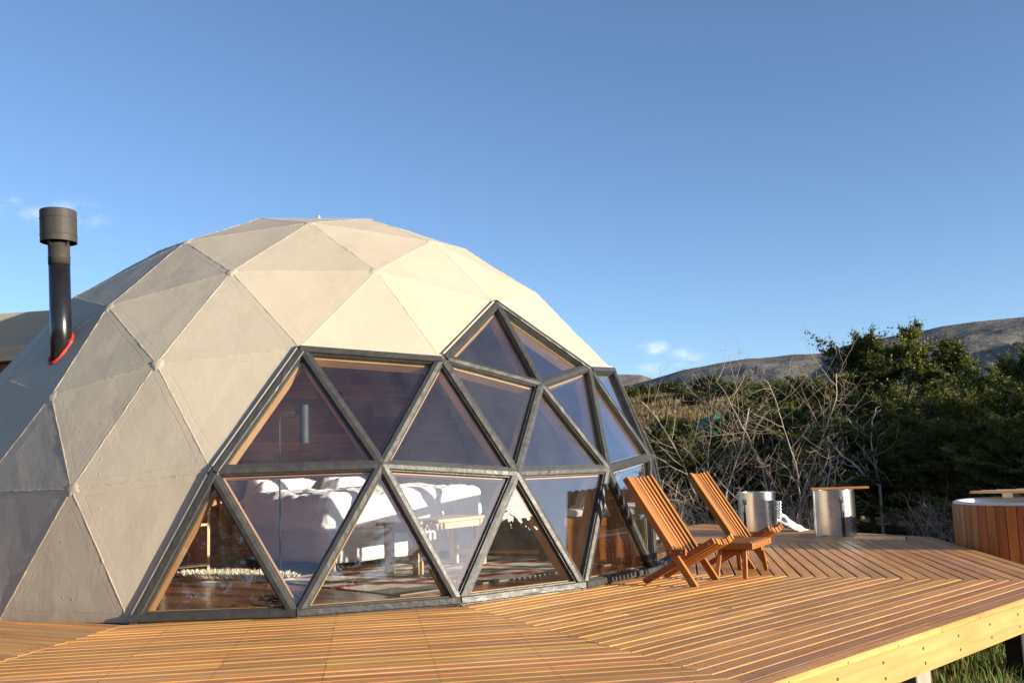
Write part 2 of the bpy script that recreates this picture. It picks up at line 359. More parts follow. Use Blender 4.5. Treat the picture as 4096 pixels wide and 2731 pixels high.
def make_leaf(name, a, b_, c_, tl=.25):
    m, nt, b = new_mat(name); out = nt.nodes['Material Output']; g = nd(nt, 'NewGeometry'); oi = nd(nt, 'ObjectInfo')
    n = noise_n(nt, g.outputs['Position'], 1.1, 3); rnd = g.outputs['Random Per Island']
    col = ramp(nt, math_n(nt, 'ADD', math_n(nt, 'MULTIPLY', n, .7), math_n(nt, 'MULTIPLY', rnd, .3)), [(.3, a), (.5, b_), (.68, c_)])
    hs = nd(nt, 'HueSaturation'); nt.links.new(col, hs.inputs['Color']); nt.links.new(math_n(nt, 'ADD', math_n(nt, 'MULTIPLY', oi.outputs['Random'], .5), .75), hs.inputs['Value'])
    nt.links.new(hs.outputs[0], b.inputs['Base Color']); b.inputs['Roughness'].default_value = .55; b.inputs['Specular IOR Level'].default_value = .3
    t = nd(nt, 'BsdfTranslucent'); nt.links.new(hs.outputs[0], t.inputs[0])
    mx = nd(nt, 'MixShader'); mx.inputs[0].default_value = tl; nt.links.new(b.outputs[0], mx.inputs[1]); nt.links.new(t.outputs[0], mx.inputs[2])
    nt.links.new(mx.outputs[0], out.inputs[0]); return m
MT['leaf'] = make_leaf('evergreen_leaves', (.038, .054, .012), (.105, .120, .022), (.20, .195, .036))
MT['leaf_far'] = make_leaf('hill_bush_leaves', (.030, .040, .014), (.052, .062, .020), (.085, .088, .030))
MT['grass'] = make_leaf('grass_blades', (.070, .125, .020), (.145, .220, .036), (.32, .27, .11), .35)
def make_ground():
    m, nt, b = new_mat('dry_grassland'); g = nd(nt, 'NewGeometry'); pos = g.outputs['Position']
    n1 = noise_n(nt, pos, .05, 6, .65); n2 = noise_n(nt, pos, 1.3, 6, .7)
    f = math_n(nt, 'ADD', math_n(nt, 'MULTIPLY', n1, .5), math_n(nt, 'MULTIPLY', n2, .5))
    c = ramp(nt, f, [(.32, (.060, .060, .022)), (.45, (.15, .105, .042)), (.56, (.23, .155, .062)), (.7, (.27, .20, .10))])
    ln = nd(nt, 'VectorMath', operation='LENGTH'); nt.links.new(pos, ln.inputs[0])
    near = nd(nt, 'MapRange'); near.inputs['From Min'].default_value = 20; near.inputs['From Max'].default_value = 9; nt.links.new(ln.outputs['Value'], near.inputs['Value'])
    c = mixc(nt, near.outputs[0], c, ramp(nt, noise_n(nt, pos, 7, 6, .7), [(.35, (.035, .040, .012)), (.55, (.095, .075, .04)), (.75, (.17, .13, .08))]))
    nt.links.new(c, b.inputs['Base Color']); b.inputs['Roughness'].default_value = .95; b.inputs['Specular IOR Level'].default_value = .1
    bump(nt, b, math_n(nt, 'ADD', n2, math_n(nt, 'MULTIPLY', noise_n(nt, pos, 9, 4), .3)), .8, .25)
    return m
MT['ground'] = make_ground()
def make_mountain(name, c0, c1, c2, snow=0):
    m, nt, b = new_mat(name); g = nd(nt, 'NewGeometry'); pos = g.outputs['Position']
    n1 = noise_n(nt, pos, .004, 8, .65); n2 = noise_n(nt, pos, .03, 6, .7)
    f = math_n(nt, 'ADD', math_n(nt, 'MULTIPLY', n1, .6), math_n(nt, 'MULTIPLY', n2, .4))
    c = ramp(nt, f, [(.36, c0), (.5, c1), (.64, c2)])
    if snow:
        s = nd(nt, 'MapRange'); s.inputs['From Min'].default_value = .66; s.inputs['From Max'].default_value = .70; nt.links.new(noise_n(nt, pos, .012, 5), s.inputs['Value']); c = mixc(nt, s.outputs[0], c, (.8, .8, .85))
    nt.links.new(c, b.inputs['Base Color']); b.inputs['Roughness'].default_value = 1; b.inputs['Specular IOR Level'].default_value = 0
    bump(nt, b, math_n(nt, 'ADD', n1, math_n(nt, 'MULTIPLY', n2, .12)), .5, 60)
    return m
MT['mountain'] = make_mountain('dry_mountain_slope', (.135, .128, .115), (.190, .176, .152), (.235, .218, .185))
MT['mesa'] = make_mountain('grey_rock_ridge', (.12, .105, .10), (.17, .15, .14), (.23, .205, .19), 1)

# ------------------------------------------------------------------ terrain
def fbm(x, y, s, o=4, seed=0.0):
    return mnoise.fractal(Vector((x*s+seed, y*s-seed, seed*.7)), 1.0, 2.0, o)
def sstep(a, b, x):
    t = max(0., min(1., (x-a)/(b-a))); return t*t*(3-2*t)
HAZ = R_(128)                                     # the grassy rise lies in this direction
def ground_z(x, y):
    r = math.hypot(x, y); az = math.atan2(y, x)
    z = -.5+.04*fbm(x, y, .25)*sstep(5, 9, r)+.35*fbm(x, y, .04)*sstep(12, 40, r)
    da = (az-HAZ+PI) % (2*PI)-PI
    side = math.exp(-(max(0, abs(da)-R_(9))/R_(26))**2)
    z += 11.0*side*sstep(38, 135, r)*(1+.10*fbm(x, y, .02, 3, 3.1))*(1-sstep(170, 600, r))
    z += .55*fbm(x, y, .09, 4, 5.)*sstep(40, 90, r)*(1-sstep(400, 900, r))
    z -= 4*sstep(200, 900, r)
    return z
def build_ground():
    rs = np.concatenate([[0], np.linspace(3, 40, 34), np.geomspace(42, 260, 46), np.geomspace(280, 14000, 26)])
    na = 200; v = []; f = []
    for r in rs:
        for k in range(na):
            a = 2*PI*k/na; v.append((r*math.cos(a), r*math.sin(a), ground_z(r*math.cos(a), r*math.sin(a))))
    for i in range(len(rs)-1):
        for k in range(na):
            f.append((i*na+k, (i+1)*na+k, (i+1)*na+(k+1) % na, i*na+(k+1) % na))
    return tag(link('ground', np_mesh('ground', v, f, [MT['ground']], smooth=True)), kind='structure')
build_ground()
def mountain(name, ridge, d0, d1, d2, mt, amp, seed):
    """ridge: (azimuth deg, height m) samples; crest at distance d1, foot at d0, back at d2"""
    az0, az1 = ridge[0][0], ridge[-1][0]; na, nr = 220, 46; v = []; f = []
    azs = [p[0] for p in ridge][::-1]; hs = [p[1] for p in ridge][::-1]
    for i in range(na):
        az = az0+(az1-az0)*i/(na-1); h = float(np.interp(az, azs, hs)); a = R_(az)
        for j in range(nr):
            t = j/(nr-1)
            if t < .72: q = t/.72; r = d0+(d1-d0)*q; zz = h*(q**1.25)
            else: q = (t-.72)/.28; r = d1+(d2-d1)*q; zz = h*(1-q)
            x, y = r*math.cos(a), r*math.sin(a)
            gul = mnoise.ridged_multi_fractal(Vector((x/420+seed, y/420, seed)), 1., 2., 5, 1., 2.)-1.0
            q0 = max(0, 1-abs(t-.72)/.72)
            zz += amp*gul*math.sin(min(1, t/.72)*PI)*.9+amp*.07*fbm(x, y, .01, 3, seed)*min(1, t*4)
            v.append((x, y, zz-8))
    for i in range(na-1):
        for j in range(nr-1): f.append((i*nr+j, (i+1)*nr+j, (i+1)*nr+j+1, i*nr+j+1))
    me = np_mesh(name, v, f, [mt], smooth=True); o = link(name, me); me.flip_normals() if me.polygons[0].normal.z < 0 else None
    return tag(o, kind='structure')
def px_az(x): return 135.55-math.degrees(math.atan((x-2048)/3928.3))
def px_h(x, y, d): return ((1869-.0356*(x-2048))-y)/3928.3*math.cos(math.atan((x-2048)/3928.3))*d+.92
prof = [(1900, 1700), (2300, 1600), (2480, 1562), (2640, 1520), (2740, 1490), (2850, 1470), (3000, 1446), (3110, 1440), (3180, 1430), (3300, 1424), (3420, 1390), (3600, 1355), (3700, 1343), (3800, 1318), (3900, 1304), (4096, 1285), (4500, 1240), (5200, 1250), (6500, 1380)]
mountain('mountain', [(px_az(x), px_h(x, y, 2600)*1.04+8) for x, y in prof], 700, 2600, 4200, MT['mountain'], 34, 3.3)
prof = [(300, 1700), (1200, 1620), (2000, 1500), (2300, 1486), (2480, 1488), (2562, 1490), (2590, 1500), (2650, 1524), (2720, 1560), (2900, 1600)]
mountain('mountain_mesa', [(px_az(x), px_h(x, y, 5200)) for x, y in prof], 3000, 5200, 7000, MT['mesa'], 30, 8.1)

# ------------------------------------------------------------------ geodesic lattice (4-frequency icosahedron, upper half)
TH = math.atan(2)
def ico_u(k): a = R_(72*k); return Vector((math.sin(TH)*math.cos(a), math.sin(TH)*math.sin(a), math.cos(TH)))
def ico_l(k): a = R_(72*k+36); return Vector((math.sin(TH)*math.cos(a), math.sin(TH)*math.sin(a), -math.cos(TH)))
VERT = []; VKEY = {}
def vid(p):
    p = p.normalized(); k = tuple(round(c, 4)+0. for c in p)
    if k not in VKEY: VKEY[k] = len(VERT); VERT.append(p)
    return VKEY[k]
FACES = []
def subdiv(a, b, c, F=4):
    P = lambda i, j: (a*(F-i-j)+b*i+c*j)/F
    for i in range(F):
        for j in range(F-i):
            t = [(P(i, j), P(i+1, j), P(i, j+1))]
            if i+j < F-1: t.append((P(i+1, j), P(i+1, j+1), P(i, j+1)))
            for tri in t:
                if min(q.z for q in tri) > -1e-4:
                    ids = [vid(q) for q in tri]; n = (VERT[ids[1]]-VERT[ids[0]]).cross(VERT[ids[2]]-VERT[ids[0]])
                    if n.dot(VERT[ids[0]]) < 0: ids.reverse()
                    FACES.append(tuple(ids))
top = Vector((0, 0, 1))
for k in range(5):
    subdiv(top, ico_u(k), ico_u(k+1)); subdiv(ico_u(k), ico_l(k), ico_u(k+1)); subdiv(ico_u(k), ico_l(k-1), ico_l(k))
def near_v(az, z):
    a = R_(az); q = Vector((math.cos(a)*math.sqrt(max(0, 1-z*z)), math.sin(a)*math.sqrt(max(0, 1-z*z)), z))
    return min(range(len(VERT)), key=lambda i: (VERT[i]-q).length)
# window lattice points: base row B, sill row A, head row C, peak D
B_ = [near_v(18*(n-4), 0) for n in range(1, 8)]            # B1..B7
A_ = [near_v(a, z) for a, z in ((-45.7, .276), (-26.3, .276), (-8.8, .251), (8.8, .251), (26.3, .276), (45.7, .276))]   # A1..A6
C_ = [near_v(a, z) for a, z in ((-36, .526), (-16, .502), (0, .447), (16, .502), (36, .526))]                          # C2..C6
D_ = near_v(0, .6575)
WV = set(B_) | set(A_) | set(C_) | {D_}
WIN = [f for f in FACES if all(i in WV for i in f)]
WINSET = set(WIN)
EDGE = {}
for f in FACES:
    for i in range(3):
        e = tuple(sorted((f[i], f[(i+1) % 3]))); EDGE.setdefault(e, []).append(f)
def fnormal(f): return (VERT[f[1]]-VERT[f[0]]).cross(VERT[f[2]]-VERT[f[0]]).normalized()

dome = tag(empty('geodesic_dome'), 'cream painted geodesic dome with a front of dark framed triangular windows', 'dome house')
def skin_disp(p): return .006*mnoise.noise(p*2.1)+.0025*mnoise.noise(p*7.)
def build_panel(f):
    N = 10; P = [VERT[i]*RD for i in f]; n = fnormal(f); idx = {}; v = []; ed = []; faces = []; mi = []
    area2 = (P[1]-P[0]).cross(P[2]-P[0]).length; L = [(P[(i+2) % 3]-P[(i+1) % 3]).length for i in range(3)]; H = [area2/l for l in L]
    for i in range(N+1):
        for j in range(N+1-i):
            b = (1-(i+j)/N, i/N, j/N); p = P[0]*b[0]+P[1]*b[1]+P[2]*b[2]
            idx[i, j] = len(v); v.append(p+p.normalized()*skin_disp(p)); ed.append((b[0]*H[0], b[1]*H[1], b[2]*H[2]))
    for i in range(N):
        for j in range(N-i):
            faces.append((idx[i, j], idx[i+1, j], idx[i, j+1])); mi.append(0)
            if i+j < N-1: faces.append((idx[i+1, j], idx[i+1, j+1], idx[i, j+1])); mi.append(0)
    b0 = len(v)
    for p in P: v.append(p*(1-.055/RD)); ed.append((1, 1, 1))
    faces.append((b0+2, b0+1, b0)); mi.append(1)
    rims = [[idx[i, 0] for i in range(N+1)], [idx[N-j, j] for j in range(N+1)], [idx[0, N-j] for j in range(N+1)]]
    for s, rim in enumerate(rims):
        faces.append(tuple(rim[::-1])+(b0+s, b0+(s+1) % 3)); mi.append(1)
    me = bpy.data.meshes.new('panel'); me.from_pydata(v, [], faces); me.materials.append(MT['skin']); me.materials.append(MT['lining'])
    me.polygons.foreach_set('material_index', mi); a = me.attributes.new('edist', 'FLOAT_VECTOR', 'POINT'); a.data.foreach_set('vector', np.array(ed, dtype=np.float32).ravel())
    me.update(); grain_uv(me, (1, 0, 0)); link('panel', me, dome)
for f in FACES:
    if f not in WINSET: build_panel(f)
# ragged taped seams along the panel edges
def edist_attr(me, val=1.0):
    a = me.attributes.new('edist', 'FLOAT_VECTOR', 'POINT'); a.data.foreach_set('vector', np.full(len(me.vertices)*3, val, dtype=np.float32))
def inplane(f, e, into=True):
    """unit vector in face f, square to edge e, pointing into the face"""
    o = [i for i in f if i not in e][0]; p, q = VERT[e[0]], VERT[e[1]]; d = (q-p).normalized(); w = VERT[o]-p
    return (w-d*w.dot(d)).normalized()
for e, fs in EDGE.items():
    if any(f in WINSET for f in fs) or len(fs) < 2: continue
    p, q = VERT[e[0]]*RD, VERT[e[1]]*RD; t = [inplane(f, e) for f in fs]; nn = [fnormal(f) for f in fs]; nm = (nn[0]+nn[1]).normalized()
    dih = nn[0].angle(nn[1]); S = 60; v = []; fc = []; K = 1.0 if dih > .26 else .62
    for i in range(S+1):
        c = p.lerp(q, i/S); sd = c*5+Vector((e[0], e[1], 3.)); nz = lambda k, s=1: mnoise.noise(c*(s)+Vector((k*7.3, e[0], e[1])))
        w0 = (.014+.012*nz(1, 17)+.009*nz(2, 55))*K; w1 = (.014+.012*nz(3, 17)+.009*nz(4, 55))*K; h = (.0020+.0032*nz(5, 21)+.0026*nz(6, 60))*K
        c = c+c.normalized()*skin_disp(c); sh = .006*nz(9, 12)
        v += [c+t[0]*w0-nn[0]*.003, c+t[0]*(w0*.55+sh)+nn[0]*h, c+nm*(h*.8+.0012), c+t[1]*(w1*.55-sh)+nn[1]*h, c+t[1]*w1-nn[1]*.003]
    for i in range(S):
        for k in range(4): fc.append((i*5+k, i*5+k+1, (i+1)*5+k+1, (i+1)*5+k))
    me = bpy.data.meshes.new('seam'); me.from_pydata(v, [], fc); me.materials.append(MT['skin']); me.update()
    if me.polygons[0].normal.dot(nm) < 0: me.flip_normals()
    edist_attr(me); link('seam', me, dome)
# pinched lumps of filler where the seams meet
for i, p in enumerate(VERT):
    if i in WV and i not in (B_[0], B_[-1]): continue
    if p.z < .01: continue
    c = p*RD; a = p.orthogonal().normalized(); b = p.cross(a); v = [c+p*(.002+.002*mnoise.noise(c*9))]; fc = []
    n = 14
    for r_, h in ((.35, .0012), (.7, -.003), (1, -.016)):
        for k in range(n):
            t = 2*PI*k/n; rr = (.062+.030*mnoise.noise(Vector((math.cos(t)*2, math.sin(t)*2, i*3.1))))*r_
            v.append(c+(a*math.cos(t)+b*math.sin(t))*rr+p*h)
    for k in range(n): fc.append((0, 1+k, 1+(k+1) % n))
    for j in range(2):
        for k in range(n): fc.append((1+j*n+k, 1+(j+1)*n+k, 1+(j+1)*n+(k+1) % n, 1+j*n+(k+1) % n))
    me = bpy.data.meshes.new('seam_knot'); me.from_pydata(v, [], fc); me.materials.append(MT['skin']); me.update(); edist_attr(me)
    me.polygons.foreach_set('use_smooth', [True]*len(me.polygons)); link('seam_knot', me, dome)
pin = MB().tube([(0, 0, RD-.03), (0, 0, RD+.10)], .018, 10); o = pin.build('peak_rod', MT['skin'], dome)

# ---- windows: black bead > pane, pine jamb
def inset_tri(P, n, ins):
    """P corners ccw seen from outside, ins per edge (edge i = P[i]->P[i+1])"""
    L = []
    for i in range(3):
        d = (P[(i+1) % 3]-P[i]).normalized(); t = n.cross(d); L.append((P[i]+t*ins[i], d, t))
    out = []
    for i in range(3):
        p, d, t = L[i-1]; p2, d2, t2 = L[i]
        s = (p2-p).dot(t2)/d.dot(t2); out.append(p+d*s)
    return out
W_IN, W_BD = .0305, .055
def ring(mb, O, I, n, h0, h1, mi=0):
    """triangular ring between outer tri O and inner tri I, from height h0 to h1 along n"""
    for i in range(3):
        j = (i+1) % 3
        mb.hexa([O[i]+n*h0, O[j]+n*h0, I[j]+n*h0, I[i]+n*h0, O[i]+n*h1, O[j]+n*h1, I[j]+n*h1, I[i]+n*h1], mi)
for f in WIN:
    P = [VERT[i]*RD for i in f]; n = fnormal(f); ins = []
    for i in range(3):
        e = tuple(sorted((f[i], f[(i+1) % 3]))); bd = len(EDGE[e]) < 2 or not all(g in WINSET for g in EDGE[e])
        ins.append(W_BD if bd else W_IN)
    T0 = inset_tri(P, n, [k-.012 for k in ins]); T1 = inset_tri(P, n, [k+.008 for k in ins]); T2 = inset_tri(P, n, [k+.006 for k in ins]); T3 = inset_tri(P, n, [k+.018 for k in ins]); T4 = inset_tri(P, n, [k-.006 for k in ins])
    mb = MB(); ring(mb, T0, T1, n, -.03, .012); w = mb.build('window', MT['frame'], dome)
    pm = MB(); pm.add([t-n*.022 for t in T2]+[t-n*.014 for t in T2], [(2, 1, 0), (3, 4, 5), (0, 1, 4, 3), (1, 2, 5, 4), (2, 0, 3, 5)]); pm.build('pane', MT['glass'], w)
    for i in range(3):
        j = (i+1) % 3; jm = MB()
        jm.hexa([q for q in (T4[i]-n*.125, T4[j]-n*.125, T3[j]-n*.125, T3[i]-n*.125, T4[i]-n*.031, T4[j]-n*.031, T3[j]-n*.031, T3[i]-n*.031)])
        o = jm.build('jamb', MT['pine'], w, grain=(T4[j]-T4[i]))
# ---- struts over the window edges
def strut(e):
    fs = EDGE[e]; wf = [f for f in fs if f in WINSET]
    if not wf: return
    p, q = VERT[e[0]]*RD, VERT[e[1]]*RD; S = 26; hh = .026+.004*random.random(); v = []; fc = []
    if len(wf) == 2:
        t = [inplane(f, e) for f in wf]; nn = [fnormal(f) for f in wf]; nm = (nn[0]+nn[1]).normalized()
        sec = lambda c, j: [c+t[0]*(W_IN+j[0])-nn[0]*.04, c+t[0]*(W_IN+j[0])+nn[0]*(hh-.006), c+t[0]*(W_IN-.006)+nn[0]*(hh+j[1]), c+nm*(hh+.003+j[1]),
                            c+t[1]*(W_IN-.006)+nn[1]*(hh+j[2]), c+t[1]*(W_IN+j[3])+nn[1]*(hh-.006), c+t[1]*(W_IN+j[3])-nn[1]*.04]
    else:
        f = wf[0]; t = inplane(f, e); n = fnormal(f); hh += .012
        nm = n
        sec = lambda c, j: [c+t*(.006)-n*.06, c+t*(.006)+n*(hh-.004), c+t*(.012)+n*(hh+j[0]), c+t*(.027)+n*(hh+j[1]), c+t*(W_BD-.006)+n*(hh+j[2]), c+t*(W_BD+j[3])+n*(hh-.006), c+t*(W_BD+j[3])-n*.04]
    for i in range(S+1):
        c = p.lerp(q, i/S); j = [.0022*mnoise.noise(c*18+Vector((k*5.1, e[0], e[1]))) for k in range(4)]; v += sec(c, j)
    for i in range(S):
        for k in range(6): fc.append((i*7+k, i*7+k+1, (i+1)*7+k+1, (i+1)*7+k))
        fc.append((i*7+6, i*7, (i+1)*7, (i+1)*7+6))
    fc += [tuple(range(7)), tuple(range(S*7+6, S*7-1, -1))]
    me = bpy.data.meshes.new('strut'); me.from_pydata(v, [], fc); me.materials.append(MT['frame']); me.update()
    if me.polygons[2].normal.dot(nm) < 0: me.flip_normals()
    link('strut', me, dome)
    if len(wf) == 1 and len(fs) == 2:          # skin-coloured side of the raised window surround
        t = inplane(wf[0], e); n = fnormal(wf[0]); g = [x for x in fs if x not in WINSET][0]; t2 = inplane(g, e); n2 = fnormal(g); mb = MB()
        mb.hexa([p+t2*.03-n2*.02, q+t2*.03-n2*.02, q+t*.004-n*.05, p+t*.004-n*.05, p-t*.012+n*(hh-.012), q-t*.012+n*(hh-.012), q+t*.004+n*(hh-.010), p+t*.004+n*(hh-.010)])
        o = mb.build('surround', MT['skin'], dome); edist_attr(o.data)
for e in EDGE: strut(e)
for i in WV:
    p = VERT[i]; c = p*RD; a = p.orthogonal().normalized(); b = p.cross(a); bd = any(len(EDGE[e]) < 2 or not all(f in WINSET for f in EDGE[e]) for e in EDGE if i in e)
    n = 12; v = [c+p*.024]; fc = []; sh = Vector((0, 0, 0))
    if bd: # shift the border hubs into the glazed side
        m = Vector((0, 0, 0)); k_ = 0
        for f in WIN:
            if i in f: m += sum((VERT[j] for j in f), Vector())/3; k_ += 1
        if k_: d = m/k_-p; d -= p*d.dot(p); sh = d.normalized()*.034
    for r_, h in ((.7, .023), (1., .016), (1.02, -.04)):
        for k in range(n):
            t = 2*PI*k/n; v.append(c+(a*math.cos(t)+b*math.sin(t))*(.036 if not bd else .030)*r_+p*(h+.003*mnoise.noise(Vector((k*1.7, i, 0)))))
    v = [q+sh for q in v]; v = [Vector((q.x, q.y, max(q.z, .002))) for q in v]
    for k in range(n): fc.append((0, 1+k, 1+(k+1) % n))
    for j in range(2):
        for k in range(n): fc.append((1+j*n+k, 1+(j+1)*n+k, 1+(j+1)*n+(k+1) % n, 1+j*n+(k+1) % n))
    me = bpy.data.meshes.new('hub'); me.from_pydata(v, [], fc); me.materials.append(MT['frame']); me.update(); link('hub', me, dome)
# base kerb strip under the windows
for i in range(6):
    p, q = VERT[B_[i]]*RD, VERT[B_[i+1]]*RD; n = ((p+q)/2).normalized(); mb = MB()
    up = Vector((0, 0, 1)); mb.hexa([p-n*.05, p+n*.022, q+n*.022, q-n*.05, p-n*.05+up*.07, p+n*.018+up*.048, q+n*.018+up*.048, q-n*.05+up*.07])
    mb.build('base_kerb', MT['frame'], dome)

# ------------------------------------------------------------------ deck of ten mitred sectors
deck = tag(empty('deck'), 'low wooden deck of mitred reddish boards with a yellow pine edge around the dome', 'deck')
AP = 6.275; PITCH = .0998; BW = .0900; BT = .028; T18 = math.tan(R_(18))
def deck_board(phi, a0, u0, u1, cut0, cut1):
    """board between apothems a0..a0+BW; u0/u1 ends at the middle line; cut: mitred end"""
    a1 = a0+BW; ch = .0085; am = (a0+a1)/2; ca, sa = math.cos(phi), math.sin(phi); zj = .0015*random.uniform(-1, 1)
    prof = [(a0, -BT), (a0, -.002), (a0+.002, 0), (a1-ch, 0), (a1, -ch), (a1, -BT)]
    v = []
    for end, cut, u in ((0, cut0, u0), (1, cut1, u1)):
        for a, z in prof:
            uu = u+(math.copysign((a-am)*T18, u) if cut else 0); v.append((uu, a-am, z+zj))
    fc = [(i, i+1, i+7, i+6) for i in range(5)]+[(5, 0, 6, 11), (0, 5, 4, 3, 2, 1), (6, 7, 8, 9, 10, 11)]
    me = bpy.data.meshes.new('board'); me.from_pydata(v, [], fc); me.materials.append(MT['deck']); me.update()
    if me.polygons[2].normal.z < 0: me.flip_normals()
    uv = me.uv_layers.new(name='UVMap')
    for p in me.polygons:
        for li in p.loop_indices:
            co = me.vertices[me.loops[li].vertex_index].co; uv.data[li].uv = (co.x, co.y) if abs(p.normal.z) > .3 else (co.x, co.y+co.z)
    o = link('board', me, deck); o.matrix_basis = Matrix.Translation((am*ca, am*sa, 0)) @ Matrix.Rotation(phi-PI/2, 4, 'Z')
for k in (-2, -1, 0, 1, 2):
    phi = R_(36*k); nb = int((AP-3.36)/PITCH)
    for j in range(nb):
        a0 = AP-BW-j*PITCH; am = a0+BW/2; U = am*T18-.0025
        if k == -2:
            deck_board(phi, a0, -U, U, True, True); continue
        joints = []
        if random.random() < .55 and k in (-1, 0, 1, 2): joints = [random.choice((-.78, -.26, .26, .78))]
        es = [-U]+[u for u in joints if abs(u) < U-.3]+[U]
        for i in range(len(es)-1):
            deck_board(phi, a0, es[i]+(.0012 if i else 0), es[i+1]-(.0012 if i < len(es)-2 else 0), i == 0, i == len(es)-2)
for k in (-2, -1, 0, 1, 2):
    phi = R_(36*k); ca, sa = math.cos(phi), math.sin(phi); U0 = AP*T18
    rot = Matrix.Rotation(phi, 4, 'Z')
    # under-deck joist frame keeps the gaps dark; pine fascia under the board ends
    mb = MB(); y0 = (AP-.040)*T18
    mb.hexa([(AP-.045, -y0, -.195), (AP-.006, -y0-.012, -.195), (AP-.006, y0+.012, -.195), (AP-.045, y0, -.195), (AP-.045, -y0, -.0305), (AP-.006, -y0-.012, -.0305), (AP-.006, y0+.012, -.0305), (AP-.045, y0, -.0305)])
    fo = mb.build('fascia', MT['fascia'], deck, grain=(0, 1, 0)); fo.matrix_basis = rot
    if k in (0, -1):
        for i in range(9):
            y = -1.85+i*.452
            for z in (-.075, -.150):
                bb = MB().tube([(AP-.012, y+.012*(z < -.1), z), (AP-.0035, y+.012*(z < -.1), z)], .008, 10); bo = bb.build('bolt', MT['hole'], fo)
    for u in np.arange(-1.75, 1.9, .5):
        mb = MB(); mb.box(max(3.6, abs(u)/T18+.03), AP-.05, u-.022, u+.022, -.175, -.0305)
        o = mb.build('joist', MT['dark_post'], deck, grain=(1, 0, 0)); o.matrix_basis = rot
def post(x, y, w, zt, mt, name='post'):
    mb = MB(); z = ground_z(x, y)-.1; mb.box(x-w/2, x+w/2, y-w/2, y+w/2, z, zt); mb.build(name, MT[mt], deck, bevel=.006)
post(6.14, 1.16, .11, -.196, 'dark_post'); post(6.13, -.39, .17, -.196, 'concrete'); post(6.13, -1.9, .17, -.196, 'concrete')
post(4.6, 4.2, .11, -.196, 'dark_post'); post(5.8, 2.9, .11, -.196, 'dark_post'); post(3.0, 5.5, .11, -.196, 'dark_post'); post(1.0, 6.0, .11, -.196, 'dark_post')

# ------------------------------------------------------------------ inside the dome
flo = tag(empty('floor'), kind='structure')
FR = 3.38
y = -FR+.06
while y < FR-.06:
    for x0, x1 in ((-1.15, None),):
        L = math.sqrt(max(.01, FR**2-max(abs(y), abs(y+.118))**2)); xs = [max(-1.15, -L)]
        c = xs[0]+random.uniform(.4, 1.6)
        while c < L-.3: xs.append(c); c += random.uniform(1.0, 2.0)
        xs.append(L)
        for i in range(len(xs)-1):
            mb = MB(); mb.box(xs[i]+.0005, xs[i+1]-.0005, y, y+.1175, -.02, .016+.0006*random.random()); mb.build('floor_board', MT['floor'], flo, grain=(1, 0, 0))
    y += .118
wal = tag(empty('wall'), kind='structure')
WX = -1.13; z = .016
while z < 2.75:
    half = math.sqrt(max(.02, 3.40**2-WX**2-(z+.1)**2)); yy = -half
    while yy < half:
        L = random.choice((.35, .5, .7, .9, 1.2))*random.uniform(.9, 1.1); y1 = min(half, yy+L)
        mb = MB(); d = .006*random.random(); mb.box(WX-.03, WX+d, yy+.0008, y1-.0008, z+.0008, z+.0965); mb.build('plank', MT['wallplank'], wal, grain=(0, 1, 0)); yy = y1
    z += .098

def rounded_box(x0, x1, y0, y1, z0, z1, r, n=(22, 20, 8), disp=.0, seed=0., puff=0.):
    """closed rounded block with soft lumps"""
    nx, ny, nz = n; v = {}; verts = []; faces = []
    lo = Vector((x0, y0, z0)); hi = Vector((x1, y1, z1))
    def vert(i, j, k):
        if (i, j, k) in v: return v[i, j, k]
        p = Vector((x0+(x1-x0)*i/nx, y0+(y1-y0)*j/ny, z0+(z1-z0)*k/nz))
        c = Vector((min(max(p.x, x0+r), x1-r), min(max(p.y, y0+r), y1-r), min(max(p.z, z0+r), z1-r))); d = p-c
        if d.length > 1e-6: p = c+d.normalized()*r
        if puff: p.z += puff*math.sin(PI*i/nx)*math.sin(PI*j/ny)*(1 if k > nz/2 else 0)
        if disp:
            q = Vector((p.x*1.6+seed, p.y*1.6, p.z*2)); dd = d.normalized() if d.length > 1e-6 else Vector((0, 0, 1))
            cr = mnoise.noise(Vector((q.x*2.2+q.y*2.6, q.y*.7-q.x*.6, q.z)))
            p += dd*disp*(mnoise.noise(q*1.3)+.5*mnoise.noise(q*3.7)+.28*mnoise.noise(q*9)-.32*max(0, .22-abs(cr))/.22)
        v[i, j, k] = len(verts); verts.append(p); return v[i, j, k]
    for i in range(nx):
        for j in range(ny): faces += [(vert(i, j, 0), vert(i, j+1, 0), vert(i+1, j+1, 0), vert(i+1, j, 0)), (vert(i, j, nz), vert(i+1, j, nz), vert(i+1, j+1, nz), vert(i, j+1, nz))]
    for i in range(nx):
        for k in range(nz): faces += [(vert(i, 0, k), vert(i+1, 0, k), vert(i+1, 0, k+1), vert(i, 0, k+1)), (vert(i, ny, k), vert(i, ny, k+1), vert(i+1, ny, k+1), vert(i+1, ny, k))]
    for j in range(ny):
        for k in range(nz): faces += [(vert(0, j, k), vert(0, j, k+1), vert(0, j+1, k+1), vert(0, j+1, k)), (vert(nx, j, k), vert(nx, j+1, k), vert(nx, j+1, k+1), vert(nx, j, k+1))]
    m = MB(); m.add(verts, faces); return m
bed = tag(empty('bed', (-.05, .46, .016)), 'wide bed with white valance and pale headboard against the wooden wall', 'bed')
rounded_box(-1.0, .84, -.90, .90, .075, .42, .03, (26, 24, 6), .012, 3.).build('valance', MT['valance'], bed, smooth=True)
rounded_box(-1.0, .83, -.89, .89, .42, .585, .06, (26, 24, 6), .008, 1.).build('mattress', MT['linen'], bed, smooth=True)
MB().box(-1.07, -1.02, -1.0, 1.0, .05, .86).build('headboard', MT['oak'], bed, grain=(0, 1, 0), bevel=.006)
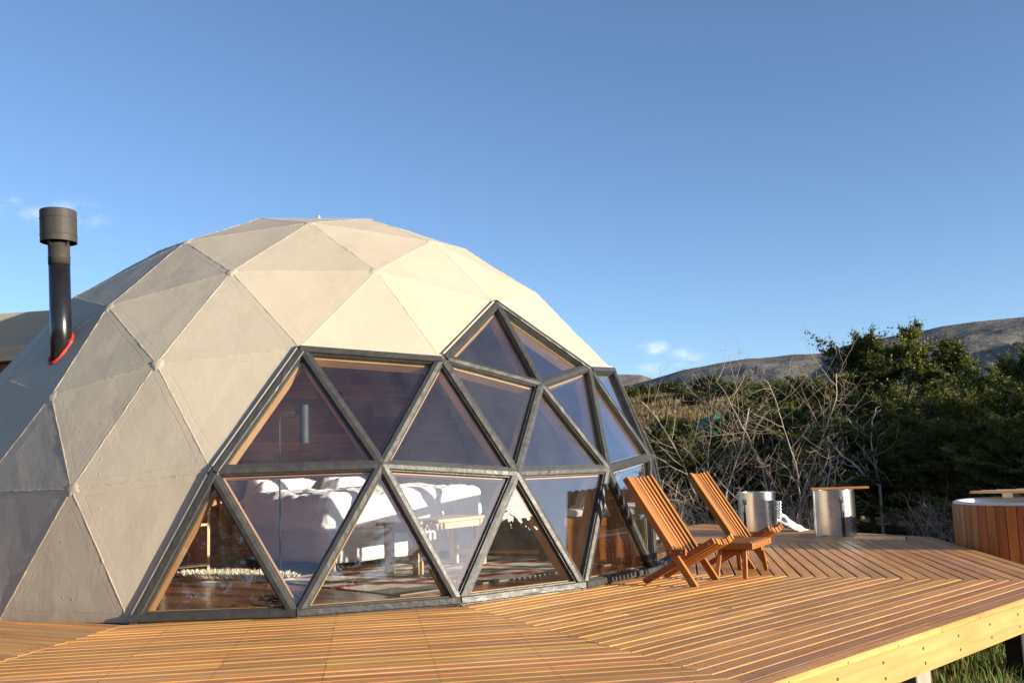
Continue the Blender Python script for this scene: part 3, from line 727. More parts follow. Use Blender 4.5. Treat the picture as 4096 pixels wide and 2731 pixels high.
for sx in (-.9, .74):
    for sy in (-.8, .8): MB().tube([(sx, sy, 0), (sx, sy, .09)], .03, 10).build('leg', MT['oak'], bed, grain=(0, 0, 1))
du = rounded_box(-.60, .91, -.99, .99, .37, .735, .10, (64, 70, 18), .046, 5., .015).build('duvet', MT['linen'], smooth=True)
du.location = (-.05, .46, .016); tag(du, 'thick white duvet hanging over the sides of the bed', 'duvet')
def pillow_mesh(lx, ly, h, seed):
    n = 26; v = []; f = []
    for s in (1, -1):
        for i in range(n+1):
            for j in range(n+1):
                a, b = 2*i/n-1, 2*j/n-1; e = (1-abs(a)**2.6)*(1-abs(b)**2.6); pin = 1-.07*(1-abs(a)**4)*abs(b)**3; pin2 = 1-.07*(1-abs(b)**4)*abs(a)**3
                z = s*h/2*max(0, e)**.42*(1+.10*mnoise.noise(Vector((a*2+seed, b*2, s))))+.012*mnoise.noise(Vector((a*5+seed, b*5, s*2.)))*max(0, e)
                v.append((a*lx/2*pin2, b*ly/2*pin, z))
    N = (n+1)**2
    for s in range(2):
        for i in range(n):
            for j in range(n):
                q = [s*N+i*(n+1)+j, s*N+(i+1)*(n+1)+j, s*N+(i+1)*(n+1)+j+1, s*N+i*(n+1)+j+1]; f.append(tuple(q) if s == 0 else tuple(q[::-1]))
    m = MB(); m.add(v, f); return m.mesh('pillow', MT['linen'], smooth=True)
def place_pillow(loc, rot, lx, ly, h, seed, label, mt='linen', name='pillow', cat='pillow', grp=None):
    me = pillow_mesh(lx, ly, h, seed); me.materials[0] = MT[mt]; o = link(name, me); o.location = loc; o.rotation_euler = rot; return tag(o, label, cat, grp)
place_pillow((-.74, -.06, .74), (0, R_(-28), R_(6)), .46, .72, .20, 1, 'front white pillow nearest the floor lamp on the bed', grp='pillows on the bed')
place_pillow((-.93, .02, .80), (0, R_(-58), R_(-4)), .44, .70, .18, 2, 'white pillow propped on the headboard behind the front left pillow', grp='pillows on the bed')
place_pillow((-.74, .92, .74), (0, R_(-30), R_(-5)), .46, .72, .20, 3, 'front white pillow on the far half of the bed', grp='pillows on the bed')
place_pillow((-.93, .95, .80), (0, R_(-60), 0), .44, .70, .18, 4, 'white pillow propped on the headboard at the far half of the bed', grp='pillows on the bed')

bench = tag(empty('bench', (1.46, .28, .016), R_(11)), 'pale oak bench standing on the rug at the foot of the bed', 'bench')
MB().box(-.22, .22, -.58, .58, .435, .465).build('top', MT['oak'], bench, grain=(0, 1, 0), bevel=.004)
for sx in (-.165, .165):
    for sy in (-.46, .46): MB().box(sx-.035, sx+.035, sy-.035, sy+.035, .008, .434).build('leg', MT['oak'], bench, grain=(0, 0, 1), bevel=.004)
for sy in (-.46, .46):
    MB().box(-.128, .128, sy-.02, sy+.02, .10, .155).build('stretcher', MT['oak'], bench, grain=(1, 0, 0)); MB().box(-.128, .128, sy-.02, sy+.02, .37, .433).build('apron', MT['oak'], bench, grain=(1, 0, 0))
for sx in (-.165, .165): MB().box(sx-.015, sx+.015, -.424, .424, .375, .433).build('apron', MT['oak'], bench, grain=(0, 1, 0))

# rug with stepped bands: one cell grid, four wools
def build_rug():
    x0, x1, y0, y1 = .75, 2.68, -1.09, 1.35; nx, ny = 48, 62; v = []; f = []; mi = []
    for i in range(nx+1):
        for j in range(ny+1):
            x = x0+(x1-x0)*i/nx; yy = y0+(y1-y0)*j/ny; e = .010*mnoise.noise(Vector((x*2, yy*2, 0)))
            v.append((x+e, yy+e, .027+.004*mnoise.noise(Vector((x*3, yy*3, 5)))))
    for i in range(nx):
        for j in range(ny):
            a = i*(ny+1)+j; f.append((a, a+ny+1, a+ny+2, a+1))
            band = (i-3*(j//7)) % 25; z = 0
            if i > nx-4 and (j//9) % 2 == 0: z = 3
            elif band < 4: z = 1
            elif 13 <= band < 19: z = 2
            elif 19 <= band < 21: z = 3 if (j//7) % 2 else 2
            mi.append(z)
    b = len(v); per = [i*(ny+1) for i in range(nx+1)]+[nx*(ny+1)+j for j in range(1, ny+1)]+[i*(ny+1)+ny for i in range(nx-1, -1, -1)]+[j for j in range(ny-1, 0, -1)]
    for p in per: v.append((v[p][0], v[p][1], .0165))
    for k in range(len(per)): f.append((per[k], b+k, b+(k+1) % len(per), per[(k+1) % len(per)])); mi.append(2)
    m = MB(); m.v = v; m.f = f; m.m = mi
    o = m.build('rug', [MT['rug_cream'], MT['rug_red'], MT['rug_grey'], MT['rug_dark']]); tag(o, 'woven rug with stepped cream, dark red and grey bands', 'rug')
build_rug()
# sheepskin: hide body with a coat of wool tufts
def build_fleece():
    root = tag(empty('sheepskin', (.32, -1.16, .016), R_(14)), 'shaggy cream sheepskin lying on the dark floorboards', 'sheepskin')
    m = MB(); n = 40; v = [(0, 0, .045)]; f = []
    out = lambda t: (.60*(1+.16*math.sin(2*t+.6)+.12*math.sin(5*t)), .25*(1+.14*math.sin(3*t)+.10*math.sin(7*t+1)))
    for r in (.5, .85, 1.):
        for k in range(n): t = 2*PI*k/n; a, b = out(t); v.append((a*math.cos(t)*r, b*math.sin(t)*r, .042 if r < 1 else .004))
    for k in range(n):
        f.append((0, 1+k, 1+(k+1) % n))
        for j in range(2): f.append((1+j*n+k, 1+(j+1)*n+k, 1+(j+1)*n+(k+1) % n, 1+j*n+(k+1) % n))
    m.add(v, f); m.build('hide', MT['fleece'], root, smooth=True)
    N = 9000; t = RNG.uniform(0, 2*PI, N); r = np.sqrt(RNG.uniform(0, 1, N)); a = .60*(1+.16*np.sin(2*t+.6)+.12*np.sin(5*t)); b = .25*(1+.14*np.sin(3*t)+.10*np.sin(7*t+1))
    P = np.stack([a*np.cos(t)*r, b*np.sin(t)*r, .035*np.ones(N)], 1); D = RNG.normal(0, 1, (N, 3)); D[:, 2] = np.abs(D[:, 2])+.5; D[:, :2] += np.stack([np.cos(t), np.sin(t)], 1)*r[:, None]
    D /= np.linalg.norm(D, axis=1)[:, None]; S = np.cross(D, RNG.normal(0, 1, (N, 3))); S /= np.linalg.norm(S, axis=1)[:, None]; L = RNG.uniform(.018, .040, N)[:, None]
    V = np.concatenate([P-S*.011, P+S*.011, P+D*L+RNG.normal(0, .008, (N, 3))], 0); F = np.stack([np.arange(N), np.arange(N)+N, np.arange(N)+2*N], 1)
    o = link('wool', np_mesh('wool', V, F, [MT['fleece']]), root); o['kind'] = 'stuff'
build_fleece()
# nightstand
ns = tag(empty('nightstand', (-.72, -1.20, .016), R_(-4)), 'dark wooden nightstand with pale front edges beside the bed', 'nightstand')
for sy in (-.22, .22): MB().box(-.30, .26, sy-.012, sy+.012, .0, .665).build('side', MT['wallplank'], ns, grain=(0, 0, 1))
for zz in (.07, .45, .64): MB().box(-.30, .255, -.207, .207, zz, zz+.022).build('shelf', MT['wallplank'], ns, grain=(0, 1, 0))
MB().box(-.30, -.285, -.207, .207, .094, .638).build('back', MT['wallplank'], ns, grain=(0, 0, 1))
for sy in (-.22, .22): MB().box(.262, .272, sy-.013, sy+.013, .0, .666).build('edging', MT['oak'], ns, grain=(0, 0, 1))
for zz in (.07, .45, .641): MB().box(.257, .272, -.206, .206, zz, zz+.024).build('edging', MT['oak'], ns, grain=(0, 1, 0))
# floor lamp
lm = tag(empty('floor_lamp', (.34, -.68, .016)), 'slim blue grey reading floor lamp with a tall cylindrical shade', 'lamp')
MB().lathe([(0, 0), (.135, 0), (.135, .012), (.02, .02), (0, .02)], 28).build('base', MT['lamp'], lm, smooth=False)
dr = Vector((.70, .71, 0)); px_ = [Vector((0, 0, .02)), Vector((0, 0, 1.38))]+[Vector((0, 0, 1.40))+dr*(.09*(1-math.cos(t)))+Vector((0, 0, .09*math.sin(t))) for t in np.linspace(.1, PI/2, 8)]+[Vector((0, 0, 1.49))+dr*.19]
MB().tube(px_, .0085, 10).build('stem', MT['lamp'], lm, smooth=True)
sc_ = Vector((0, 0, 0))+dr*.235; m = MB(); m.lathe([(.0, 1.20), (.038, 1.20), (.044, 1.20), (.044, 1.56), (.036, 1.56), (.034, 1.24), (0, 1.24)], 28, 0, (sc_.x, sc_.y)); m.build('lamp_shade', MT['lamp'], lm, smooth=False)
# coil of cable by the glass
pts = []
for i in range(150):
    t = i/149; a = t*2*PI*5.2; r = .10+.05*math.sin(a*.37); pts.append((2.20+r*math.cos(a)*1.25+.10*math.sin(3*t*PI), -1.98+r*math.sin(a)*.8+.35*t, .022+.05*abs(math.sin(a*.5))*(.4+.6*t)*(1 if i % 150 else 0)))
c = MB().tube(pts, .0055, 6).build('cable', MT['cable'], smooth=True); tag(c, 'loose coil of black cable on the floor by the window', 'cable')
# daybed with cushions and books below
dbd = tag(empty('daybed', (2.06, 1.98, .016), R_(40)), 'wooden daybed with open shelf below near the right hand windows', 'daybed')
MB().box(-.38, .38, -.75, .75, .34, .42).build('seat_board', MT['teak'], dbd, grain=(0, 1, 0), bevel=.005)
for sy in (-.73, 0, .73): MB().box(-.36, .36, sy-.018, sy+.018, 0, .339).build('side', MT['teak'], dbd, grain=(0, 0, 1))
MB().box(-.36, .36, -.71, .71, .05, .075).build('shelf', MT['teak'], dbd, grain=(0, 1, 0))
rounded_box(-.37, .37, -.73, .73, .421, .50, .03, (14, 26, 4), .006, 2).build('pad', MT['linen'], dbd, smooth=True)
place_pillow((2.24, 1.58, .70), (R_(10), R_(-62), R_(20)), .46, .52, .17, 11, 'sage grey cushion leaning at the near end of the daybed', 'cushion', 'cushion', 'cushion', 'cushions on the daybed')
place_pillow((1.94, 2.04, .71), (R_(-8), R_(-66), R_(40)), .46, .56, .18, 12, 'white cushion in the middle of the daybed', 'linen', 'cushion', 'cushion', 'cushions on the daybed')
place_pillow((1.72, 2.42, .71), (0, R_(-64), R_(52)), .46, .54, .17, 13, 'white cushion at the far end of the daybed', 'linen', 'cushion', 'cushion', 'cushions on the daybed')

# ------------------------------------------------------------------ flue pipe through the skin
FB = Vector((.5925, -2.78, 1.99)); lean = Vector((-rgt.x, -rgt.y, 0)).normalized()*.047
fl = tag(empty('flue_pipe', FB), 'black stove flue pipe with wide grey cap rising from the dome', 'chimney')
ax = lambda h: lean*(h/1.0)+Vector((0, 0, h))
MB().tube([ax(-.35), ax(.67)], .080, 28).build('pipe', MT['black_metal'], fl, smooth=True)
MB().tube([ax(.655), ax(.71), ax(.714), ax(.72), ax(.95)], [.082, .082, .0845, .081, .081], 28).build('collar', MT['grey_metal'], fl, smooth=True)
def tilt(mb):
    mb.v = [tuple(Vector((x, y, 0))+ax(z)) for x, y, z in mb.v]; return mb
tilt(MB().lathe([(0, 1.095), (0.1335, 1.095), (0.1377, 1.088), (0.1377, 1.03), (0.1403, 1.028), (0.1403, 1.022), (0.1377, 1.02), (0.1377, .895), (0.1403, .893), (0.1403, .887), (0.1377, .885), (0.1377, .835), (0.1335, .835), (0.1318, 1.08), (0, 1.08)], 40)).build('cap', MT['grey_metal'], fl, smooth=False)
for k in range(4):
    a = 2*PI*k/4+.5; p = Vector((math.cos(a), math.sin(a), 0)); mb = MB(); mb.hexa([ax(.80)+p*.080, ax(.80)+p*.082+p.cross(top)*.02, ax(.86)+p*.132+p.cross(top)*.02, ax(.86)+p*.132, ax(.87)+p*.080, ax(.87)+p*.080+p.cross(top)*.02, ax(.875)+p*.132+p.cross(top)*.02, ax(.875)+p*.132])
    mb.build('bracket', MT['grey_metal'], fl)
# sealant bead where the pipe meets the facets
vv = []; nn_ = 60
def skin_hit(x, y, z0):
    """height at which the vertical line x,y meets a facet"""
    best = None
    for f in FACES:
        P = [VERT[i]*RD for i in f]; n = fnormal(f)
        if n.z < .02: continue
        z = P[0].z-((x-P[0].x)*n.x+(y-P[0].y)*n.y)/n.z; q = Vector((x, y, z)); ok = True
        for i in range(3):
            if (P[(i+1) % 3]-P[i]).cross(q-P[i]).dot(n) < -1e-6: ok = False; break
        if ok: return z
    return z0
pts = []
for k in range(nn_):
    a = 2*PI*k/nn_; x, y_ = FB.x+.086*math.cos(a), FB.y+.086*math.sin(a); z = skin_hit(x, y_, FB.z); sh = lean*(z-FB.z); x, y_ = x+sh.x, y_+sh.y; z = skin_hit(x, y_, FB.z); pts.append(Vector((x, y_, z))-FB)
pts.append(pts[0]); MB().tube(pts, [.016+.010*mnoise.noise(p*25)+.005*mnoise.noise(p*70) for p in pts], 8, cap=False).build('sealant', MT['sealant'], fl, smooth=True)

# ------------------------------------------------------------------ annex behind the dome
an = tag(empty('annex', (0, 0, 0)), 'flat roofed cream annex with red wooden wall behind the dome', 'building')
nA = Vector((math.cos(R_(-54)), math.sin(R_(-54)), 0)); tA = Vector((math.cos(R_(-144)), math.sin(R_(-144)), 0))
def abox(t0, t1, n0, n1, z0, z1, name, mt, **k):
    q = lambda t, n_, z: tA*t+nA*n_+Vector((0, 0, z)); mb = MB()
    mb.hexa([q(t0, n0, z0), q(t0, n1, z0), q(t1, n1, z0), q(t1, n0, z0), q(t0, n0, z1), q(t0, n1, z1), q(t1, n1, z1), q(t1, n0, z1)]); o = mb.build(name, MT[mt], an, **k)
    o.data.flip_normals() if o.data.polygons[1].normal.z < 0 else None
    return o
o = abox(2.95, 8.5, -2.6, .12, 2.40, 2.77, 'parapet', 'skin'); edist_attr(o.data)
abox(2.95, 8.55, -2.62, .20, 2.24, 2.395, 'fascia', 'oak', grain=tA)
for i in range(40):
    t = 2.95+i*.136; abox(t, t+.130, .0, .05, -.5, 2.235, 'wall_board', 'tub', grain=(0, 0, 1))
abox(2.95, 8.4, -2.5, -.002, -.5, 2.23, 'core', 'wallplank')

# ------------------------------------------------------------------ folding chairs
def make_chair():
    root = empty('folding_chair')
    f0, t0 = Vector((.012, 0, 0)), Vector((-.505, 0, .812)); d = (t0-f0).normalized(); nrm = Vector((d.z, 0, -d.x))    # back line, nrm points to the front
    s0, s1 = Vector((-.405, 0, .012)), Vector((.175, 0, .332)); e = (s1-s0).normalized(); up = Vector((-e.z, 0, e.x))
    DP, TH_ = .052, .036; n = 9; W = .23
    cupb = lambda y: -.030*(1-(y/W)**2); cups = lambda y: -.026*(1-(y/.20)**2)
    for i in range(n):
        y = -W+2*W*i/(n-1); outer = i in (0, n-1)
        p = f0 if outer else f0+d*.20; q = f0+d*(.955 if outer else .958)
        off = nrm*cupb(y)+Vector((0, y, 0)); mb = MB(); mb.bar(p+off, q+off, TH_, DP, up=nrm)
        if outer:                             # foot cut level with the floor
            vs = [Vector(v) for v in mb.v]; mb.v = [tuple(v if v.z > .1 else v+d*(-(v.z)/d.z)) for v in vs]
        mb.build('front_leg_slat' if outer else 'back_slat', MT['teak'], root, grain=d, bevel=.003)
    for i in range(n-1):
        y = -W+2*W*(i+.5)/(n-1); outer = i in (0, n-2)
        p = s0 if outer else s0+e*.27; q = s0+e*(.662+.004*(i % 2))
        off = up*cups(y)+Vector((0, y, 0)); mb = MB(); mb.bar(p+off, q+off, .030, DP-.004, up=up)
        if outer: vs = [Vector(v) for v in mb.v]; mb.v = [tuple(v if v.z > .1 else (v+e*(-(v.z)/e.z) if v.z < 0 else v)) for v in vs]
        mb.build('rear_leg_slat' if outer else 'seat_slat', MT['teak'], root, grain=e, bevel=.003)
    for sy in (-1, 1):
        mb = MB(); mb.box(-.185, -.028, sy*(W+.026)-.012, sy*(W+.026)+.012, .224, .272); h = mb.build('hinge_block', MT['teak'], root, grain=(1, 0, 0), bevel=.003)
        for sx in (-.150, -.062): MB().tube([(sx, sy*(W+.036), .25), (sx, sy*(W+.043), .25)], .007, 8).build('pin', MT['brass'], h)
        a = f0+d*.925; MB().tube([a+Vector((0, sy*(W-.01), 0)), a+Vector((0, sy*(W+.018), 0))], .008, 8).build('pin', MT['brass'], root)
        a = s0+e*.62; MB().tube([a+Vector((0, sy*.19, 0)), a+Vector((0, sy*.222, 0))], .008, 8).build('pin', MT['brass'], root)
    return root
ch1 = make_chair(); ch1.location = (4.07, .735, .001); ch1.rotation_euler.z = R_(14.7)
ch2 = copy_tree(ch1); ch2.location = (3.785, 1.955, .001); ch2.rotation_euler.z = R_(17)
tag(ch1, 'orange wooden slatted folding chair nearest the glass dome front', 'chair', 'slatted chairs on the deck')
tag(ch2, 'orange wooden slatted folding chair behind the slatted stool', 'chair', 'slatted chairs on the deck')
# stool
st = tag(empty('slatted_stool', (4.02, 1.345, .001), R_(17)), 'low orange wooden stool with slatted top between the two chairs', 'stool')
HT = .272; LX, LY = .175, .285
for sy in (-1, 1): r = MB().box(-LX, LX, sy*(LY-.012)-.012, sy*(LY-.012)+.012, HT-.05, HT); r.build('rail', MT['teak'], st, grain=(1, 0, 0), bevel=.003)
for sx in (-1, 1):
    r = MB().box(sx*(LX-.012)-.012, sx*(LX-.012)+.012, -LY+.0245, LY-.0245, HT-.052, HT-.001).build('rail', MT['teak'], st, grain=(0, 1, 0), bevel=.003)
    for sy in (-.19, .19): MB().tube([(sx*LX, sy, HT-.026), (sx*(LX+.007), sy, HT-.026)], .007, 8).build('pin', MT['brass'], r)
for i in range(8):
    y = -.222+i*.0634; MB().bar((-LX+.026, y, HT-.003), (LX-.026, y, HT-.003), .030, .016).build('slat', MT['teak'], st, grain=(1, 0, 0), bevel=.002)
for sy in (-1, 1):
    MB().box(-.118, .118, sy*.205-.011, sy*.205+.011, HT-.10, HT-.053).build('cross_rail', MT['teak'], st, grain=(1, 0, 0), bevel=.003)
    for sx in (-1, 1):
        mb = MB(); mb.bar((sx*.098, sy*(.215+.026), HT-.055), (sx*.112, sy*.315, .0), .034, .026, up=(0, 1, 0)); mb.v = [(x, y, max(z, 0)) for x, y, z in mb.v]; mb.build('leg', MT['teak'], st, grain=(0, 0, 1), bevel=.003)

# ------------------------------------------------------------------ steel drums on the far deck
def drum(cx_, cy_, r, h, slot_az, name, label):
    root = tag(empty(name, (cx_, cy_, .001)), label, 'steel drum', 'steel drums on the far deck')
    N = 72; Z = [0, .03, .28, .31, h-.145, h-.08, h-.02, h]; m = MB(); th = .003
    def solid(i, z0, z1):
        a = (2*PI*(i+.5)/N-slot_az+PI) % (2*PI)-PI; w = abs(a)*r
        if z0 >= h-.15 and z1 <= h-.079: return w > .034
        if z1 <= h-.14: return w > .012+.010*(1-z0/(h))
        return True
    for i in range(N):
        a0, a1 = 2*PI*i/N, 2*PI*(i+1)/N
        for k in range(len(Z)-1):
            if not solid(i, Z[k], Z[k+1]): continue
            P = lambda a, rr, z: (rr*math.cos(a), rr*math.sin(a), z)
            m.add([P(a0, r, Z[k]), P(a1, r, Z[k]), P(a1, r, Z[k+1]), P(a0, r, Z[k+1])], [(0, 1, 2, 3)]); m.add([P(a0, r-th, Z[k]), P(a1, r-th, Z[k]), P(a1, r-th, Z[k+1]), P(a0, r-th, Z[k+1])], [(3, 2, 1, 0)])
    me = m.mesh('shell', MT['steel'])
    bm = bmesh.new(); bm.from_mesh(me); bmesh.ops.remove_doubles(bm, verts=bm.verts, dist=1e-4); bm.to_mesh(me); bm.free(); me.polygons.foreach_set('use_smooth', [True]*len(me.polygons))
    link('shell', me, root)
    sa_ = slot_az+R_(75); sm_ = MB()
    for k in range(3): a_ = sa_+k*.03; sm_.v += [((r+.0022)*math.cos(a_), (r+.0022)*math.sin(a_), .002), ((r+.0022)*math.cos(a_), (r+.0022)*math.sin(a_), h-.008)]
    sm_.f = [(0, 2, 3, 1), (2, 4, 5, 3)]; sm_.m = [0, 0]; sm_.build('lap_seam', MT['steel'], root)
    for k in range(6): zz_ = .05+k*(h-.1)/5; MB().tube([((r)*math.cos(sa_+.03), (r)*math.sin(sa_+.03), zz_), ((r+.006)*math.cos(sa_+.03), (r+.006)*math.sin(sa_+.03), zz_)], .005, 6).build('rivet', MT['grey_metal'], root)
    rim = MB(); rim.lathe([(r+.002, h-.006), (r+.0035, h-.001), (r+.002, h+.003), (r-.004, h+.003), (r-.005, h-.001), (r-.004, h-.006)], 72); rim.build('rim', MT['steel'], root, smooth=True)
    MB().tube([(r*math.cos(slot_az)*.96, r*math.sin(slot_az)*.96, .02), (r*math.cos(slot_az)*.96, r*math.sin(slot_az)*.96, h-.16)], .012, 8).build('door_post', MT['dark_post'], root)
    return root
drum(1.75, 5.25, .232, .505, R_(-98), 'steel_drum', 'open steel drum in front of the bare shrubs, nearer the chairs')
drum(2.775, 5.27, .235, .525, R_(-42), 'steel_drum', 'steel drum with loose wooden planks lying on top')
pk = tag(empty('plank', (2.80, 5.22, .531), R_(38)), 'long brown plank lying across the right steel drum', 'plank', 'planks on the drum')
mb = MB().box(-.25, .40, -.055, .055, 0, .026); mb.v = [(x, y, z) for x, y, z in mb.v]; mb.build('board', MT['teak'], pk, grain=(1, 0, 0), bevel=.003)
pk2 = tag(empty('plank', (2.70, 5.33, .531), R_(30)), 'short dark plank lying behind on the right steel drum', 'plank', 'planks on the drum')
MB().box(-.22, .16, -.05, .05, .0, .022).build('board', MT['tub'], pk2, grain=(1, 0, 0), bevel=.003)
wg = MB().tube([(2.74, 4.96, .012), (2.80, 4.985, .014)], .012, 10).build('steel_offcut', MT['steel']); tag(wg, 'tiny steel offcut on the deck at the foot of the right drum', 'offcut')
# corrugated duct and white sheet behind the left drum
zz = []; rr_ = []
for i in range(48): t = i/47; zz.append((1.83+.02*t, 5.60, .16+.22*t)); rr_.append(.040+.005*math.sin(i*2*PI/8))
o = MB().tube(zz, rr_, 20).build('duct', MT['steel'], smooth=True); tag(o, 'shiny corrugated duct standing behind the left steel drum', 'duct')
def sheet():
    n = 26; v = []; f = []
    for i in range(n+1):
        for j in range(n+1):
            a, b = i/n, j/n; h = .31*(1-a)**1.25*math.sin(PI*min(1, .12+b*.8))**.5*(.8+.2*mnoise.noise(Vector((a*3, b*4, 1))))
            v.append((1.74+.36*a+.03*mnoise.noise(Vector((a*5, b*5, 3))), 5.62+.26*b+.03*mnoise.noise(Vector((a*5, b*5, 7))), .004+max(0, h)+.012*abs(mnoise.noise(Vector((a*7, b*7, 5))))))
    for i in range(n):
        for j in range(n): q = i*(n+1)+j; f.append((q, q+n+1, q+n+2, q+1))
    m = MB(); m.add(v, f); o = m.build('plastic_sheet', MT['plastic'], smooth=True); s = o.modifiers.new('thick', 'SOLIDIFY'); s.thickness = .004
    tag(o, 'crumpled white plastic sheet heaped beside the left steel drum', 'plastic sheet')
sheet()
# steel channel at the far corner of the deck
bar = tag(empty('steel_channel', (3.55, 4.78, .001), R_(4)), 'short grey steel channel lying at the far corner of the deck', 'steel bar')
MB().box(-.28, .28, -.035, .035, .0, .006).build('web', MT['steel'], bar); MB().box(-.28, .28, -.035, -.029, .0065, .045).build('flange', MT['steel'], bar); MB().box(-.28, .28, .029, .035, .0065, .045).build('flange', MT['steel'], bar)

# ------------------------------------------------------------------ hot tub beyond the deck
TC = Vector((5.22, 5.15, 0)); TR = .95; tz = ground_z(TC.x, TC.y)-.05
tub = tag(empty('hot_tub', TC), 'round wooden hot tub clad in reddish vertical boards beyond the deck', 'hot tub')
NS = 58
for k in range(NS):
    a0, a1 = 2*PI*(k+.035)/NS, 2*PI*(k+.965)/NS; ro, ri = TR+.004*random.random(), TR-.022; mb = MB()
    P = lambda a, r, z: (r*math.cos(a), r*math.sin(a), z)
    mb.hexa([P(a0, ri, tz), P(a0, ro, tz), P(a1, ro, tz), P(a1, ri, tz), P(a0, ri, .395), P(a0, ro, .395), P(a1, ro, .395), P(a1, ri, .395)]); o = mb.build('stave', MT['tub'], tub, grain=(0, 0, 1))
    o.data.flip_normals() if o.data.polygons[1].normal.z < 0 else None
MB().lathe([(.84, -.2), (.84, .40), (.86, .418), (.915, .422), (.938, .412), (.940, .397), (.925, .392), (.92, .38), (.92, -.2)], 72).build('rim', MT['white_paint'], tub, smooth=True)
MB().lathe([(0, .18), (.838, .18), (.838, .10), (0, .10)], 48).build('liner', MT['white_paint'], tub)
lid = tag(empty('tub_lid', (TC.x, TC.y, .424)), 'pale planks lying over the far side of the hot tub', 'lid')
n_ = 10
for k in range(6, n_):
    y0, y1 = -.78+k*.165, -.78+k*.165+.160; L = math.sqrt(max(.05, .93**2-max(abs(y0), abs(y1), .05)**2*.8)); o = MB().box(-L, L, y0+.12, y1+.12, .045, .068).build('plank', MT['pine'], lid, grain=(1, 0, 0)); o.matrix_basis = Matrix.Rotation(R_(8), 4, 'Z')
for x in (-.5, .42): o = MB().box(x-.05, x+.05, .33, .88, .0, .0445).build('batten', MT['oak'], lid, grain=(0, 1, 0)); o.matrix_basis = Matrix.Rotation(R_(8), 4, 'Z')

# ------------------------------------------------------------------ vegetation
def rvec(): return Vector(RNG.normal(0, 1, 3)).normalized()
def tubes_mesh(name, segs, mt, sides=4):
    """segs: list of (p, q, r0, r1) -> prisms, vectorised"""
    P = np.array([s[0] for s in segs]); Q = np.array([s[1] for s in segs]); r0 = np.array([s[2] for s in segs]); r1 = np.array([s[3] for s in segs])
    D = Q-P; D /= np.linalg.norm(D, axis=1)[:, None]+1e-9; ref = np.where(np.abs(D[:, 2:3]) > .9, np.array([[1., 0, 0]]), np.array([[0, 0, 1.]])); A = np.cross(D, ref); A /= np.linalg.norm(A, axis=1)[:, None]+1e-9; B = np.cross(D, A)
    n = len(segs); V = []
    for k in range(sides): t = 2*PI*k/sides; V.append(P+(A*math.cos(t)+B*math.sin(t))*r0[:, None])
    for k in range(sides): t = 2*PI*k/sides; V.append(Q+(A*math.cos(t)+B*math.sin(t))*r1[:, None])
    V = np.stack(V, 1).reshape(-1, 3); base = np.arange(n)[:, None]*2*sides; F = []
    for k in range(sides): F.append(base+np.array([[k, (k+1) % sides, sides+(k+1) % sides, sides+k]]))
    return np_mesh(name, V, np.concatenate(F, 0), [mt], smooth=sides > 3)
def grow(p, d, L, r, depth, segs, ends, P):
    """branch with bends; P: params"""
    n = max(2, int(L/P['seg'])); q = Vector(p); dd = Vector(d).normalized(); rr = r
    for i in range(n):
        dd = (dd+rvec()*P['wig']+Vector((0, 0, P['up']))*(1 if depth else .4)).normalized(); nx = q+dd*(L/n); r2 = max(P['rmin'], rr*(1-P['taper']/n))
        segs.append((tuple(q), tuple(nx), rr, r2))
        if depth < P['depth'] and i >= P['bare'] and RNG.random() < P['prob'][depth]:
            for _ in range(P['kids']):
                side = rvec(); side = (side-dd*side.dot(dd)).normalized(); ang = P['ang']*(.7+.6*RNG.random())
                grow(nx, dd*math.cos(ang)+side*math.sin(ang), L*P['ratio']*(.6+.6*RNG.random())*(1-.45*i/n), max(P['rmin'], r2*.47), depth+1, segs, ends, P)
        q, rr = nx, r2
    ends.append((tuple(q), depth))
def bare_shrub_mesh(h, stems, seed, dens=1.0, lean=(0, 0, 0), spr=.33, wig=.17):
    global RNG
    RNG = np.random.default_rng(seed); segs = []; ends = []
    P = dict(seg=.12, wig=wig, up=.035, taper=.66, rmin=.0017, depth=4, bare=1, prob=[.80*dens, .68*dens, .60*dens, .42*dens], kids=1, ang=.95, ratio=.50)
    for s in range(stems):
        d = Vector((RNG.normal(0, spr)+lean[0], RNG.normal(0, spr)+lean[1], 1)); hh = h*(.72+.4*RNG.random()) if s else h
        grow((RNG.normal(0, .12), RNG.normal(0, .12), -.05), d, hh, (.012+.009*RNG.random()) if s else .024, 0, segs, ends, P)
    return tubes_mesh('branches', segs, MT['twig'], 3)
SHR = [bare_shrub_mesh(2.7, 3, 11, 1.12), bare_shrub_mesh(2.9, 3, 12, 1.12), bare_shrub_mesh(1.7, 7, 13, 1.15, spr=.75, wig=.24), bare_shrub_mesh(1.6, 8, 14, 1.15, spr=.85, wig=.24), bare_shrub_mesh(1.9, 5, 15, 1.15, spr=.55, wig=.22)]
print('shrub faces', [len(m.polygons) for m in SHR])
def at_px(x, dist):
    a = R_(px_az(x)); return CAM.x+dist*math.cos(a), CAM.y+dist*math.sin(a)
def put(me_list, name, x, y, s, rz, sz=1.0):
    root = empty(name, (x, y, ground_z(x, y)-.02), rz); root.scale = (s, s, s*sz)
    for pn, me in me_list: link(pn, me, root)
    return root
shr_spots = [(2830, 16.6, 0, .98, 'grey bare shrub with a leaning stem behind the two chairs'), (3080, 16.8, 1, 1.05, 'tallest bare grey shrub, right behind the open steel drum'),
             (2650, 16.2, 2, .80, 'bare grey shrub at the right edge of the dome'),
             (3210, 16.4, 4, .6, 'bare shrub between the two steel drums')]
for i, (x, d, k, s, lab) in enumerate(shr_spots):
    X, Y = at_px(x, d); tag(put([('branches', SHR[k])], 'bare_shrub', X, Y, s, i*1.7), lab, 'shrub', 'bare shrubs along the deck')
